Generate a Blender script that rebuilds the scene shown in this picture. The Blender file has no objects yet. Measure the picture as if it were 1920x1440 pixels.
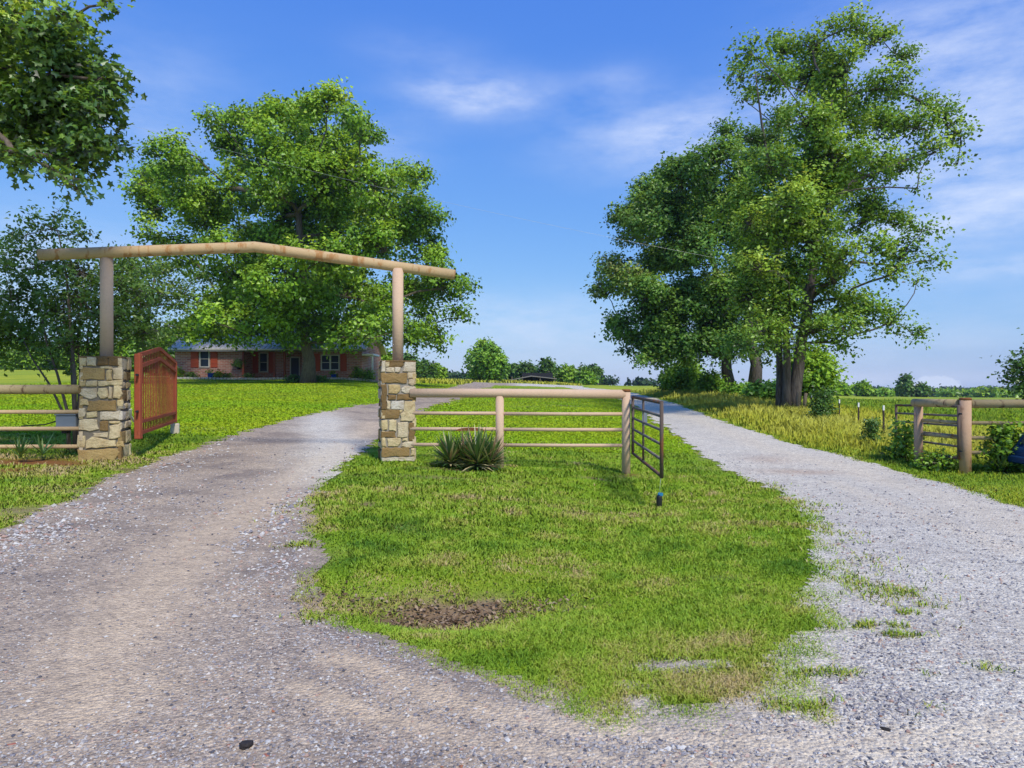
import bpy, math, random
import numpy as np
from mathutils import Vector
RNG = np.random.default_rng(11); random.seed(5)
F = 1300.0; H = 1.4; HAZE = .00022
sc = bpy.context.scene
COL = sc.collection

# ------------------------------------------------------------------ noise / terrain
def _h(ix, iy, s):
    n = (ix.astype(np.int64)*374761393 + iy.astype(np.int64)*668265263 + s*982451653) & 0xFFFFFFFF
    n = ((n ^ (n >> 13))*1274126177) & 0xFFFFFFFF
    return ((n ^ (n >> 16)) & 0xFFFFFF)/float(0xFFFFFF)
def vnoise(x, y, s=0):
    x = np.asarray(x, float); y = np.asarray(y, float)
    ix = np.floor(x); iy = np.floor(y); fx = x-ix; fy = y-iy
    fx = fx*fx*(3-2*fx); fy = fy*fy*(3-2*fy)
    a = _h(ix, iy, s); b = _h(ix+1, iy, s); c = _h(ix, iy+1, s); d = _h(ix+1, iy+1, s)
    return (a*(1-fx)+b*fx)*(1-fy)+(c*(1-fx)+d*fx)*fy
def fbm(x, y, s=0, o=3):
    v = 0; a = .5; t = 0
    for k in range(o):
        v = v+a*vnoise(np.asarray(x)*2**k, np.asarray(y)*2**k, s+k*17); t += a; a *= .5
    return v/t*2-1

TY = np.array([1, 2, 4, 7, 9.5, 12, 16, 22, 30, 45, 60, 100, 180, 400, 1500.])
TU = (np.array([-400, 195, 400, 640, 745, 960, 1174, 1400, 1600, 1810, 2400])-960)/F
TZ = np.array([
 [0, 0, .05, .15, .20, .28, .40, .60, .90, 1.5, 2.1, 3.5, 5.5, 6, 6],
 [0, 0, .02, .08, .13, .20, .35, .60, .90, 1.4, 1.95, 3.4, 5.0, 6, 6],
 [0, 0, 0, .02, .05, .13, .30, .50, .80, 1.35, 1.88, 2.6, 3.2, 3, 3],
 [0, 0, 0, 0, .02, .08, .20, .40, .70, 1.3, 1.88, 2.5, 2.8, 2, 0],
 [0, 0, -.02, -.04, 0, .06, .17, .33, .55, 1.05, 1.5, 2.05, 2.4, 1, 0],
 [0, 0, -.03, -.08, -.08, -.08, -.02, .08, .22, .60, .95, 1.5, 2.3, 1.5, 0],
 [0, 0, -.03, -.14, -.26, -.17, -.08, 0, .10, .30, .45, .80, .90, 0, -2],
 [0, 0, 0, -.10, -.20, -.20, -.10, .05, .25, .55, .75, .95, .90, -1, -4],
 [0, 0, 0, -.08, -.15, -.20, -.10, 0, .10, 0, -.20, -.60, -1.8, -6, -15],
 [0, 0, 0, -.05, -.12, -.24, -.15, -.10, -.10, -.25, -.40, -.90, -2.2, -7, -20],
 [0, 0, 0, 0, -.05, -.15, -.15, -.20, -.30, -.50, -.70, -1.3, -3, -8, -25]])
def gz(X, Y, fine=True):
    X = np.asarray(X, float); Y = np.asarray(Y, float)
    Yc = np.clip(Y, 1, 1499); u = np.clip(X/np.maximum(Yc, 1), TU[0], TU[-1]-1e-6)
    i = np.clip(np.searchsorted(TU, u, side='right')-1, 0, len(TU)-2)
    j = np.clip(np.searchsorted(TY, Yc, side='right')-1, 0, len(TY)-2)
    a = (u-TU[i])/(TU[i+1]-TU[i]); a = .5*a+.5*a*a*(3-2*a)
    b = (Yc-TY[j])/(TY[j+1]-TY[j]); b = .6*b+.4*b*b*(3-2*b)
    z = (TZ[i, j]*(1-a)+TZ[i+1, j]*a)*(1-b)+(TZ[i, j+1]*(1-a)+TZ[i+1, j+1]*a)*b
    if fine:
        k = np.clip(Yc/9, .6, 12)
        z = z+.022*np.minimum(k, 3)*fbm(X/1.6/k**.4, Y/1.6/k**.4, 3)
        z = z-.17*np.exp(-(((X+.45)/.65)**2+((Y-4.5)/.42)**2))     # dip in the island
        z = z-.05*np.exp(-(((X-1.75)/.4)**2+((Y-11.7)/.3)**2))
    return z
def gz1(x, y): return float(gz(np.array([x]), np.array([y]))[0])
def P(px, py, Y): return np.array([(px-960)/F*Y, Y, H-(py-720)/F*Y])
_YS = np.concatenate([np.linspace(1.3, 30, 900), np.geomspace(30.05, 400, 700)])
def G(px, py):
    X = (px-960)/F*_YS; Z = H-(py-720)/F*_YS
    g = gz(X, _YS, False); hit = np.nonzero(Z <= g)[0]
    k = hit[0] if len(hit) else len(_YS)-1
    return np.array([X[k], _YS[k], g[k]])
def GP(px, Y):                                   # point on the ground under a column of the photo at a distance
    x = (px-960)/F*Y; return np.array([x, Y, gz1(x, Y)])

# ------------------------------------------------------------------ mesh helpers
def tag(o, label=None, cat=None, group=None, kind=None):
    for k, v in (('label', label), ('category', cat), ('group', group), ('kind', kind)):
        if v: o[k] = v
    return o
def empty(name, loc, rz=0):
    o = bpy.data.objects.new(name, None); COL.objects.link(o)
    o.location = [float(v) for v in loc]; o.rotation_euler = (0, 0, rz); o.empty_display_size = .2
    return o
def wmat(o):
    l = np.array(o.location); a = o.rotation_euler.z
    return l, np.array([[math.cos(a), -math.sin(a), 0], [math.sin(a), math.cos(a), 0], [0, 0, 1]])
def chain(o):
    c = []
    while o is not None: c.append(o); o = o.parent
    return c[::-1]
def link(name, me, mat, parent):
    o = bpy.data.objects.new(name, me); COL.objects.link(o)
    if mat: me.materials.append(mat)
    if parent is not None: o.parent = parent
    return o
def to_local(V, parent):
    V = np.asarray(V, float)
    for p in (chain(parent) if parent is not None else []):
        l, R = wmat(p); V = (V-l)@R
    return V
CN = [None]
def mesh_np(name, V, Fc, mat, parent=None, attrs=None, smooth=False):
    """V (n,3), Fc (m,k) constant-size faces; attrs {name:(domain, values)}"""
    V = to_local(V, parent).astype(np.float32); Fc = np.asarray(Fc, np.int32); m, k = Fc.shape
    me = bpy.data.meshes.new(name)
    me.vertices.add(len(V)); me.vertices.foreach_set('co', V.ravel())
    me.loops.add(m*k); me.loops.foreach_set('vertex_index', Fc.ravel())
    me.polygons.add(m); me.polygons.foreach_set('loop_start', np.arange(0, m*k, k, dtype=np.int32))
    me.polygons.foreach_set('use_smooth', np.full(m, smooth))
    for n, (dom, val) in (attrs or {}).items():
        at = me.attributes.new(n, 'FLOAT', dom); at.data.foreach_set('value', np.asarray(val, np.float32))
    if CN[0] is not None and len(CN[0]) == m:
        at = me.attributes.new('clump_normal', 'FLOAT_VECTOR', 'FACE'); at.data.foreach_set('vector', CN[0].astype(np.float32).ravel()); CN[0] = None
    me.update(calc_edges=True)
    return link(name, me, mat, parent)

class MB:
    """collects shapes in world coordinates; build() links them as one mesh object"""
    def __init__(s): s.v = []; s.f = []; s.t = []; s.tint = .5; s.sm = []
    def add(s, vs, fs, smooth=False):
        b = len(s.v); s.v += [tuple(map(float, v)) for v in vs]
        for f in fs: s.f.append([b+i for i in f]); s.t.append(s.tint); s.sm.append(smooth)
    def box(s, c, d, rz=0, ax=None, bev=0):
        c = np.array(c, float); hx, hy, hz = [q/2 for q in d]
        if ax is None:
            ax = np.array([[math.cos(rz), math.sin(rz), 0], [-math.sin(rz), math.cos(rz), 0], [0, 0, 1]])
        if bev <= 0:
            pts = [c+ax[0]*x*hx+ax[1]*y*hy+ax[2]*z*hz for z in (-1, 1) for x, y in ((-1, -1), (1, -1), (1, 1), (-1, 1))]
            s.add(pts, [(3, 2, 1, 0), (4, 5, 6, 7), (0, 1, 5, 4), (1, 2, 6, 5), (2, 3, 7, 6), (3, 0, 4, 7)])
        else:
            b = min(bev, hx*.45, hy*.45, hz*.45); R = []
            for z, i in ((-hz, b), (-hz+b, 0), (hz-b, 0), (hz, b)):
                x, y = hx-i, hy-i; q = b if i == 0 else b*.5
                for dx, dy in ((-x+q, -y), (x-q, -y), (x, -y+q), (x, y-q), (x-q, y), (-x+q, y), (-x, y-q), (-x, -y+q)):
                    R.append(c+ax[0]*dx+ax[1]*dy+ax[2]*z)
            fs = [tuple(range(7, -1, -1)), tuple(range(24, 32))]
            for k in range(3):
                for j in range(8): fs.append((k*8+j, k*8+(j+1) % 8, k*8+8+(j+1) % 8, k*8+8+j))
            s.add(R, fs)
    def bar(s, a, b, w, d=None, bev=0):          # square bar from a to b
        a = np.array(a, float); b = np.array(b, float); L = np.linalg.norm(b-a); z = (b-a)/L
        up = np.array([0, 0, 1.]) if abs(z[2]) < .9 else np.array([0, 1., 0])
        x = np.cross(up, z); x /= np.linalg.norm(x); y = np.cross(z, x)
        s.box((a+b)/2, (w, d or w, L), ax=np.array([x, y, z]), bev=bev)
    def tube(s, pts, rad, n=10, cap=True, smooth=True):
        pts = [np.array(p, float) for p in pts]; m = len(pts)
        if not hasattr(rad, '__len__'): rad = [rad]*m
        T = [pts[min(i+1, m-1)]-pts[max(i-1, 0)] for i in range(m)]
        T = [t/(np.linalg.norm(t)+1e-9) for t in T]
        u = np.array([0, 0, 1.]) if abs(T[0][2]) < .9 else np.array([1., 0, 0])
        V = []
        for i in range(m):
            u = u-T[i]*np.dot(u, T[i]); u = u/(np.linalg.norm(u)+1e-9); w = np.cross(T[i], u)
            for k in range(n):
                a = 2*math.pi*k/n; V.append(pts[i]+rad[i]*(math.cos(a)*u+math.sin(a)*w))
        fs = [(i*n+k, i*n+(k+1) % n, (i+1)*n+(k+1) % n, (i+1)*n+k) for i in range(m-1) for k in range(n)]
        s.add(V, fs, smooth)
        if cap:
            b = len(s.v)-len(V)
            s.f.append([b+k for k in range(n-1, -1, -1)]); s.f.append([b+(m-1)*n+k for k in range(n)])
            s.t += [s.tint]*2; s.sm += [False]*2
    def lathe(s, c, prof, n=16):                 # prof: (r, z) list
        c = np.array(c, float); V = []
        for r, z in prof:
            for k in range(n):
                a = 2*math.pi*k/n; V.append(c+np.array([r*math.cos(a), r*math.sin(a), z]))
        fs = [(i*n+k, i*n+(k+1) % n, (i+1)*n+(k+1) % n, (i+1)*n+k) for i in range(len(prof)-1) for k in range(n)]
        fs += [tuple(range(n-1, -1, -1)), tuple((len(prof)-1)*n+k for k in range(n))]
        s.add(V, fs, True)
    def prism(s, poly, o, e1, e2, n, d):         # polygon (2D in e1,e2) extruded along n by d
        o, e1, e2, n = [np.array(q, float) for q in (o, e1, e2, n)]; k = len(poly)
        A = [o+e1*p[0]+e2*p[1] for p in poly]; B = [a+n*d for a in A]
        s.add(A+B, [tuple(range(k-1, -1, -1)), tuple(range(k, 2*k))]+[(i, (i+1) % k, k+(i+1) % k, k+i) for i in range(k)])
    def build(s, name, mat, parent=None):
        V = to_local(np.array(s.v), parent)
        me = bpy.data.meshes.new(name); me.from_pydata(V.tolist(), [], s.f)
        at = me.attributes.new('tint', 'FLOAT', 'FACE'); at.data.foreach_set('value', s.t)
        me.polygons.foreach_set('use_smooth', s.sm); me.update()
        return link(name, me, mat, parent)

# ------------------------------------------------------------------ materials
class NT:
    def __init__(s, name):
        s.m = bpy.data.materials.new(name); s.m.use_nodes = True; s.t = s.m.node_tree; s.t.nodes.clear()
        s.out = s.n('ShaderNodeOutputMaterial')
    def n(s, typ, **kw):
        o = s.t.nodes.new(typ)
        for k, v in kw.items():
            if k.startswith('i_'):
                key = k[2:]; key = int(key) if key.isdigit() else key.replace('_', ' ')
                if hasattr(v, 'is_linked') : s.t.links.new(v, o.inputs[key])
                else: o.inputs[key].default_value = v
            else: setattr(o, k, v)
        return o
    def l(s, a, b): s.t.links.new(a, b)
    def coord(s, which='Object', scale=(1, 1, 1)):
        c = s.n('ShaderNodeTexCoord'); m = s.n('ShaderNodeMapping'); m.inputs['Scale'].default_value = scale
        s.l(c.outputs[which], m.inputs['Vector']); return m.outputs[0]
    def noise(s, vec, scale, detail=4, rough=.55):
        q = s.n('ShaderNodeTexNoise'); s.l(vec, q.inputs['Vector'])
        q.inputs['Scale'].default_value = scale; q.inputs['Detail'].default_value = detail; q.inputs['Roughness'].default_value = rough
        return q.outputs['Fac']
    def ramp(s, fac, stops, interp='LINEAR'):
        r = s.n('ShaderNodeValToRGB'); e = r.color_ramp; e.interpolation = interp
        while len(e.elements) < len(stops): e.elements.new(.5)
        for el, (p, c) in zip(e.elements, stops):
            el.position = p; el.color = (*c, 1) if hasattr(c, '__len__') else (c, c, c, 1)
        s.l(fac, r.inputs[0]); return r.outputs[0]
    def mix(s, fac, a, b, mode='MIX'):
        q = s.n('ShaderNodeMix', data_type='RGBA', blend_type=mode)
        for v, k in ((fac, 0), (a, 6), (b, 7)):
            if hasattr(v, 'is_linked'): s.l(v, q.inputs[k])
            else: q.inputs[k].default_value = v if k == 0 else ((*v, 1) if len(v) == 3 else v)
        return q.outputs[2]
    def math(s, op, a, b=0., clamp=False):
        q = s.n('ShaderNodeMath', operation=op); q.use_clamp = clamp
        for v, k in ((a, 0), (b, 1)):
            if hasattr(v, 'is_linked'): s.l(v, q.inputs[k])
            else: q.inputs[k].default_value = v
        return q.outputs[0]
    def attr(s, name):
        return s.n('ShaderNodeAttribute', attribute_name=name).outputs['Fac']
    def bump(s, h, strength=.4, dist=.02):
        b = s.n('ShaderNodeBump'); b.inputs['Strength'].default_value = strength; b.inputs['Distance'].default_value = dist
        s.l(h, b.inputs['Height']); return b.outputs[0]
    def principled(s, col, rough=.7, metal=0, normal=None, spec=.3):
        p = s.n('ShaderNodeBsdfPrincipled')
        for v, k in ((col, 'Base Color'), (rough, 'Roughness'), (metal, 'Metallic')):
            if hasattr(v, 'is_linked'): s.l(v, p.inputs[k])
            else: p.inputs[k].default_value = (*v, 1) if hasattr(v, '__len__') else v
        p.inputs['Specular IOR Level'].default_value = spec
        if normal is not None: s.l(normal, p.inputs['Normal'])
        s.l(p.outputs[0], s.out.inputs[0]); return p

def m_plain(name, col, rough=.6, metal=0, var=.25, scale=6, bump=.1):
    t = NT(name); v = t.coord(); n = t.noise(v, scale, 6)
    c = t.mix(n, tuple(q*(1-var) for q in col), tuple(min(1, q*(1+var)) for q in col))
    t.principled(c, rough, metal, t.bump(n, bump, .01)); return t.m
def m_leaf(name, stops, trans=.35, gloss=.05, upn=False, gain=1., tcol=(.32, .42, .02)):
    t = NT(name); a = t.attr('tint'); stops = [(p, tuple(min(.9, q*gain) for q in c)) for p, c in stops]
    c = t.ramp(a, stops)
    d = t.n('ShaderNodeBsdfDiffuse'); t.l(c, d.inputs[0])
    tr = t.n('ShaderNodeBsdfTranslucent'); t.l(t.mix(.5, c, tcol, 'MIX'), tr.inputs[0])
    if upn:
        cn_ = t.n('ShaderNodeCombineXYZ'); cn_.inputs[2].default_value = 1.; t.l(cn_.outputs[0], d.inputs['Normal'])
    else:
        ge = t.n('ShaderNodeNewGeometry'); at = t.n('ShaderNodeAttribute', attribute_name='clump_normal')
        s1 = t.n('ShaderNodeVectorMath', operation='SCALE'); t.l(ge.outputs['Normal'], s1.inputs[0]); s1.inputs['Scale'].default_value = .5
        s2 = t.n('ShaderNodeVectorMath', operation='ADD'); t.l(s1.outputs[0], s2.inputs[0]); t.l(at.outputs['Vector'], s2.inputs[1])
        s3 = t.n('ShaderNodeVectorMath', operation='NORMALIZE'); t.l(s2.outputs[0], s3.inputs[0]); t.l(s3.outputs[0], d.inputs['Normal'])
    m = t.n('ShaderNodeMixShader'); m.inputs[0].default_value = trans; t.l(d.outputs[0], m.inputs[1]); t.l(tr.outputs[0], m.inputs[2])
    g = t.n('ShaderNodeBsdfGlossy'); g.inputs['Roughness'].default_value = .45
    m2 = t.n('ShaderNodeMixShader'); m2.inputs[0].default_value = gloss; t.l(m.outputs[0], m2.inputs[1]); t.l(g.outputs[0], m2.inputs[2])
    t.l(m2.outputs[0], t.out.inputs[0]); return t.m
def m_bark(name, a, b, sx=14, sz=2.5):
    t = NT(name); v = t.coord('Object', (sx, sx, sz)); n = t.noise(v, 1, 6, .7); w = t.noise(t.coord('Object'), 1.2, 3)
    c = t.mix(t.math('MULTIPLY', w, .6), t.ramp(n, [(.3, a), (.7, b)]), tuple(q*.6 for q in a))
    t.principled(c, .9, 0, t.bump(n, .8, .06), .1); return t.m
def m_pipe(name, c1, c2, rust, amount=.62):
    t = NT(name); v = t.coord('Object')
    n1 = t.noise(v, 3.5, 5); n2 = t.noise(v, 28, 5, .7); n3 = t.noise(t.coord('Object', (1, 1, .25)), 7, 6, .65)
    c = t.mix(n1, c1, c2)
    c = t.mix(t.math('MULTIPLY', t.ramp(n2, [(.5, 0), (.75, 1)]), .35), c, tuple(q*.55 for q in c2))
    c = t.mix(t.ramp(n3, [(amount, 0), (amount+.09, 1)]), c, rust)
    t.principled(c, .88, 0, t.bump(n2, .45, .012), .12); return t.m

M = {}
M['pipe_tan'] = m_pipe('tan_weathered_pipe', (.54, .37, .20), (.62, .46, .29), (.30, .13, .05), .60)
M['pipe_pink'] = m_pipe('pinkish_weathered_pipe', (.60, .41, .27), (.68, .50, .36), (.34, .15, .07), .66)
M['pipe_old'] = m_pipe('lichen_grey_pipe', (.36, .27, .13), (.48, .38, .22), (.16, .10, .06), .55)
M['pipe_rustpost'] = m_pipe('orange_tan_post', (.48, .29, .17), (.55, .38, .26), (.24, .12, .07), .58)
M['beam'] = m_pipe('tan_rusty_beam', (.50, .34, .17), (.60, .44, .26), (.42, .22, .09), .52)
M['gate_tube'] = m_pipe('rusty_gate_tube', (.10, .075, .06), (.16, .12, .10), (.22, .09, .04), .5)
M['gate_tube_grey'] = m_pipe('grey_gate_tube', (.16, .14, .12), (.25, .22, .19), (.20, .10, .05), .55)
M['iron_red'] = m_pipe('rust_red_iron', (.30, .070, .036), (.39, .102, .052), (.17, .042, .022), .62)
M['white'] = m_plain('white_paint', (.78, .78, .76), .5, 0, .05)
M['concrete'] = m_plain('pale_concrete', (.58, .50, .40), .9, 0, .2, 14, .4)
M['grey_box'] = m_plain('grey_painted_box', (.20, .23, .27), .5, 0, .12, 5)
M['black'] = m_plain('black_plastic', (.018, .018, .02), .5, 0, .2)
M['blue_cap'] = m_plain('blue_plastic', (.03, .2, .4), .4, 0, .1)
M['wire'] = m_plain('galvanised_wire', (.5, .52, .52), .4, .3, .1)
M['rust'] = m_plain('rusty_sheet', (.22, .085, .03), .9, 0, .4, 18, .3)
M['tpost'] = m_plain('dark_steel_post', (.055, .04, .03), .8, 0, .3, 12)
M['wood_grey'] = m_bark('grey_old_wood', (.13, .10, .07), (.30, .25, .19), 30, 2)
M['brass'] = m_plain('dull_brass', (.20, .15, .05), .5, .4, .2)

# ground
t = NT('ground_grass_and_soil'); v = t.coord('Object')
n1 = t.noise(v, .35, 5); n2 = t.noise(v, 3.2, 5, .65); n3 = t.noise(v, 30, 4, .7); n4 = t.noise(t.coord('Object', (1, .25, 1)), .06, 4)
lawn = t.ramp(n2, [(.30, (.13, .25, .010)), (.52, (.23, .40, .012)), (.72, (.33, .45, .02))])
lawn = t.mix(t.ramp(n1, [(.4, 0), (.7, .75)]), lawn, (.27, .33, .02))
fld = t.ramp(n1, [(.28, (.24, .33, .025)), (.5, (.40, .45, .03)), (.68, (.50, .51, .045))])
fld = t.mix(t.ramp(n4, [(.42, 0), (.62, .8)]), fld, (.23, .34, .03))
c = t.mix(t.attr('field'), lawn, fld)
soil = t.ramp(n2, [(.3, (.17, .10, .055)), (.55, (.30, .20, .12)), (.75, (.42, .31, .20))])
dn = t.math('MULTIPLY', t.attr('dirt'), t.math('ADD', n3, .62), True)
c = t.mix(dn, c, soil)
red = t.mix(n3, (.20, .07, .025), (.36, .15, .06))
c = t.mix(t.math('MULTIPLY', t.attr('redsoil'), t.math('ADD', n3, .5), True), c, red)
n5 = t.noise(v, 95, 4, .75); c = t.mix(t.math('MULTIPLY', t.ramp(n5, [(.35, 1), (.6, 0)]), t.math('SUBTRACT', .75, t.math('MULTIPLY', t.attr('field'), .4))), c, t.mix(.6, c, (.05, .055, .012)))
t.principled(c, .95, 0, t.bump(t.math('ADD', n3, n2), .5, .03), .1); M['ground'] = t.m

# gravel
t = NT('gravel'); v = t.coord('Object')
def vor(scale, rnd=1.):
    q = t.n('ShaderNodeTexVoronoi'); t.l(v, q.inputs['Vector']); q.inputs['Scale'].default_value = scale; return q
va = vor(52); vb = vor(115); vc = vor(17)
sep = t.n('ShaderNodeSeparateColor'); t.l(va.outputs['Color'], sep.inputs[0])
sepb = t.n('ShaderNodeSeparateColor'); t.l(vb.outputs['Color'], sepb.inputs[0])
n1 = t.noise(v, .55, 5, .6); n2 = t.noise(v, 2.6, 6, .65); n3 = t.noise(v, 22, 5, .7); nf = t.noise(v, 160, 3, .7)
warm = t.attr('warm'); track = t.attr('track')
stA = t.ramp(sep.outputs[0], [(0, (.08, .072, .085)), (.25, (.20, .175, .185)), (.55, (.34, .29, .275)), (.8, (.48, .41, .365)), (.95, (.74, .67, .60))])
stB = t.ramp(sep.outputs[0], [(0, (.24, .24, .24)), (.3, (.44, .435, .42)), (.6, (.60, .585, .55)), (.9, (.78, .755, .70))])
stA2 = t.ramp(sepb.outputs[0], [(0, (.10, .088, .095)), (.4, (.30, .255, .24)), (.75, (.46, .39, .34)), (1, (.68, .61, .54))])
stB2 = t.ramp(sepb.outputs[0], [(0, (.24, .24, .25)), (.4, (.46, .455, .445)), (1, (.72, .70, .66))])
st = t.mix(warm, t.mix(.5, stB, stB2), t.mix(.5, stA, stA2))
dust = t.mix(warm, t.mix(n2, (.56, .525, .47), (.70, .645, .56)), t.mix(n2, (.45, .365, .28), (.60, .49, .37)))
dm = t.math('ADD', t.math('MULTIPLY', t.ramp(n2, [(.36, 0), (.66, 1)]), .55), t.math('MULTIPLY', t.ramp(n1, [(.38, 0), (.62, 1)]), .35), True)
dm = t.math('MAXIMUM', dm, t.math('MULTIPLY', track, .95), True)
dm = t.math('MULTIPLY', dm, t.ramp(n3, [(.36, .15), (.62, .95)]))
c = t.mix(dm, st, dust)
dk = t.math('MULTIPLY', t.ramp(t.noise(v, .9, 5, .65), [(.38, .85), (.52, 0)]), t.math('ADD', t.math('MULTIPLY', warm, .8), .2))
c = t.mix(dk, c, (.20, .172, .17))
trk = t.math('MULTIPLY', track, t.ramp(n3, [(.25, .35), (.55, 1)])); c = t.mix(t.math('MULTIPLY', trk, .8), c, t.mix(warm, (.60, .54, .455), (.64, .53, .415)))
c = t.mix(t.math('MULTIPLY', t.attr('rusty'), n3, True), c, (.36, .22, .14))
c = t.mix(t.math('MULTIPLY', t.ramp(nf, [(.38, .9), (.56, 0)]), .62), c, (.12, .105, .10))
mot = t.noise(v, 7.5, 5, .75); c = t.mix(t.math('MULTIPLY', t.ramp(mot, [(.36, .75), (.52, 0)]), .42), c, (.19, .165, .16))
m2 = t.noise(v, 24, 4, .8); c = t.mix(t.math('MULTIPLY', t.ramp(m2, [(.34, 1), (.47, 0)]), .6), c, (.15, .13, .13)); c = t.mix(t.math('MULTIPLY', t.ramp(m2, [(.56, 0), (.68, 1)]), .55), c, t.mix(warm, (.74, .72, .69), (.68, .60, .52))); c = t.mix(0., c, c); c = t.mix(t.math('MULTIPLY', t.ramp(mot, [(.56, 0), (.74, .8)]), .45), c, t.mix(warm, (.78, .76, .71), (.70, .60, .50)))
c = t.mix(1., c, t.mix(warm, (1.47, 1.38, 1.19), (1.34, 1.23, 1.02)), 'MULTIPLY')
hgt = t.math('ADD', t.math('MULTIPLY', va.outputs['Distance'], -1.), t.math('MULTIPLY', n3, .9))
t.principled(c, .95, 0, t.bump(hgt, .55, .02), .12); M['gravel'] = t.m

t = NT('loose_stones'); a = t.attr('tint')
t.principled(t.ramp(a, [(0, (.10, .10, .12)), (.3, (.27, .25, .26)), (.6, (.43, .40, .38)), (.9, (.66, .63, .58)), (1, (.35, .15, .09))]), .9, 0, None, .15); M['stones'] = t.m

M['grass'] = m_leaf('grass_blades', [(0, (.045, .105, .010)), (.3, (.105, .185, .014)), (.6, (.19, .265, .024)), (.8, (.24, .235, .05)), (1, (.31, .235, .12))], .3, .02, True, 2.85)
M['lawn'] = m_leaf('sunny_lawn', [(0, (.05, .12, .004)), (.35, (.10, .21, .006)), (.65, (.18, .28, .009)), (1, (.26, .28, .02))], .3, .01, True, 3.9)
M['tallgrass'] = m_leaf('tall_dry_grass', [(0, (.075, .16, .012)), (.35, (.17, .25, .02)), (.65, (.33, .34, .03)), (1, (.50, .45, .055))], .3, .02, True, 2.7)
M['leaf_oak'] = m_leaf('leaf_mid_green', [(0, (.035, .085, .008)), (.35, (.066, .125, .008)), (.7, (.125, .195, .012)), (1, (.21, .27, .03))], .42, gain=3.8)
M['leaf_dark'] = m_leaf('leaf_dark_green', [(0, (.018, .05, .012)), (.4, (.042, .095, .014)), (.8, (.085, .15, .02)), (1, (.16, .17, .05))], .28, gain=2.3)
M['leaf_right'] = m_leaf('leaf_olive_green', [(0, (.035, .08, .012)), (.35, (.062, .12, .012)), (.7, (.12, .18, .02)), (1, (.22, .25, .04))], .42, gain=3.7)
M['leaf_bright'] = m_leaf('leaf_light_green', [(0, (.05, .13, .012)), (.5, (.11, .22, .018)), (1, (.22, .32, .03))], .35, gain=2.4)
M['leaf_gum'] = m_leaf('leaf_glossy_star', [(0, (.018, .05, .008)), (.45, (.045, .10, .012)), (.8, (.12, .20, .018)), (1, (.24, .30, .03))], .4, .08, gain=2.7)
M['leaf_rear'] = m_leaf('leaf_rear_green', [(0, (.03, .085, .02)), (.4, (.08, .18, .025)), (.8, (.17, .27, .035)), (1, (.24, .24, .09))], .4, gain=1.9)
M['leaf_crape'] = m_leaf('leaf_crape', [(0, (.025, .07, .015)), (.4, (.06, .13, .02)), (.8, (.13, .21, .03)), (1, (.2, .26, .05))], .5, gain=1.9)
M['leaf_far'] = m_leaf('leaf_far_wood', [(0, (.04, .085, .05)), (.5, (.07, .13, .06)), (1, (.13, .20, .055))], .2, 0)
M['bark'] = m_bark('brown_grey_bark', (.10, .075, .06), (.30, .25, .20))
M['bark_dark'] = m_bark('dark_bark', (.05, .042, .04), (.24, .205, .19))
M['dead'] = m_leaf('dead_leaf', [(0, (.10, .055, .03)), (.5, (.25, .16, .09)), (1, (.45, .33, .22))], .1, .02)
M['yucca'] = m_leaf('yucca_leaf', [(0, (.02, .06, .018)), (.4, (.06, .12, .03)), (.65, (.17, .20, .07)), (.8, (.40, .34, .17)), (1, (.22, .11, .08))], .15, .06, gain=1.7)

# ------------------------------------------------------------------ ground sheets
def poly_px(pts): return [tuple(G(*p)[:2]) for p in pts]
E_left = [(-420, 1140), (-200, 1075), (0, 1000), (60, 975), (150, 930), (230, 893), (300, 866), (370, 843), (450, 815), (560, 786), (640, 770), (712, 757), (780, 742), (850, 727)]
E_isl_l = [(930, 722.5), (900, 730), (870, 745), (790, 775), (745, 800), (700, 826), (640, 860), (582, 905), (545, 960), (556, 1005), (580, 1045), (548, 1090), (558, 1140), (620, 1175), (690, 1195), (740, 1225), (800, 1255), (870, 1285), (940, 1310), (1000, 1338), (1080, 1374), (1160, 1394), (1260, 1402), (1370, 1398), (1440, 1376), (1530, 1346), (1530, 1292), (1535, 1258), (1570, 1224), (1612, 1208), (1610, 1182), (1596, 1130), (1582, 1060), (1562, 1010), (1526, 960), (1456, 920), (1370, 885), (1330, 855), (1290, 825), (1250, 795), (1215, 770), (1190, 758), (1165, 748), (1100, 732), (1055, 726)]
E_right = [(2700, 1120), (2300, 1040), (1920, 955), (1830, 935), (1750, 905), (1650, 875), (1560, 850), (1480, 830), (1400, 805), (1330, 785), (1270, 762), (1240, 752), (1190, 738), (1150, 731), (1090, 726)]
L_ = poly_px(E_left); I_ = poly_px(E_isl_l); R_ = poly_px(E_right)
PL = L_+[(L_[-1][0]-1, 105), (-14, 1499), (-1600, 1499), (-1600, 3), (L_[0][0]-8, 3)]
PI_ = I_
PR = R_+[(R_[-1][0]+2, 108), (30, 1499), (1600, 1499), (1600, 3), (R_[0][0]+8, 3)]
PF = [(-14, 1499), (L_[-1][0]-1, 105), (L_[-1][0]+2, 100), (R_[-1][0], 104), (R_[-1][0]+2, 108), (30, 1499)]
def sdist(poly, X, Y):
    p = np.array(poly); q = np.roll(p, -1, 0); d = np.full(X.shape, 1e9); ins = np.zeros(X.shape, bool)
    for (ax, ay), (bx, by) in zip(p, q):
        ex, ey = bx-ax, by-ay; tt = np.clip(((X-ax)*ex+(Y-ay)*ey)/(ex*ex+ey*ey+1e-12), 0, 1)
        d = np.minimum(d, (X-ax-tt*ex)**2+(Y-ay-tt*ey)**2)
        cr = ((ay > Y) != (by > Y)) & (X < (bx-ax)*(Y-ay)/((by-ay) if by != ay else 1e-12)+ax); ins ^= cr
    d = np.sqrt(d); return np.where(ins, d, -d)
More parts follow.
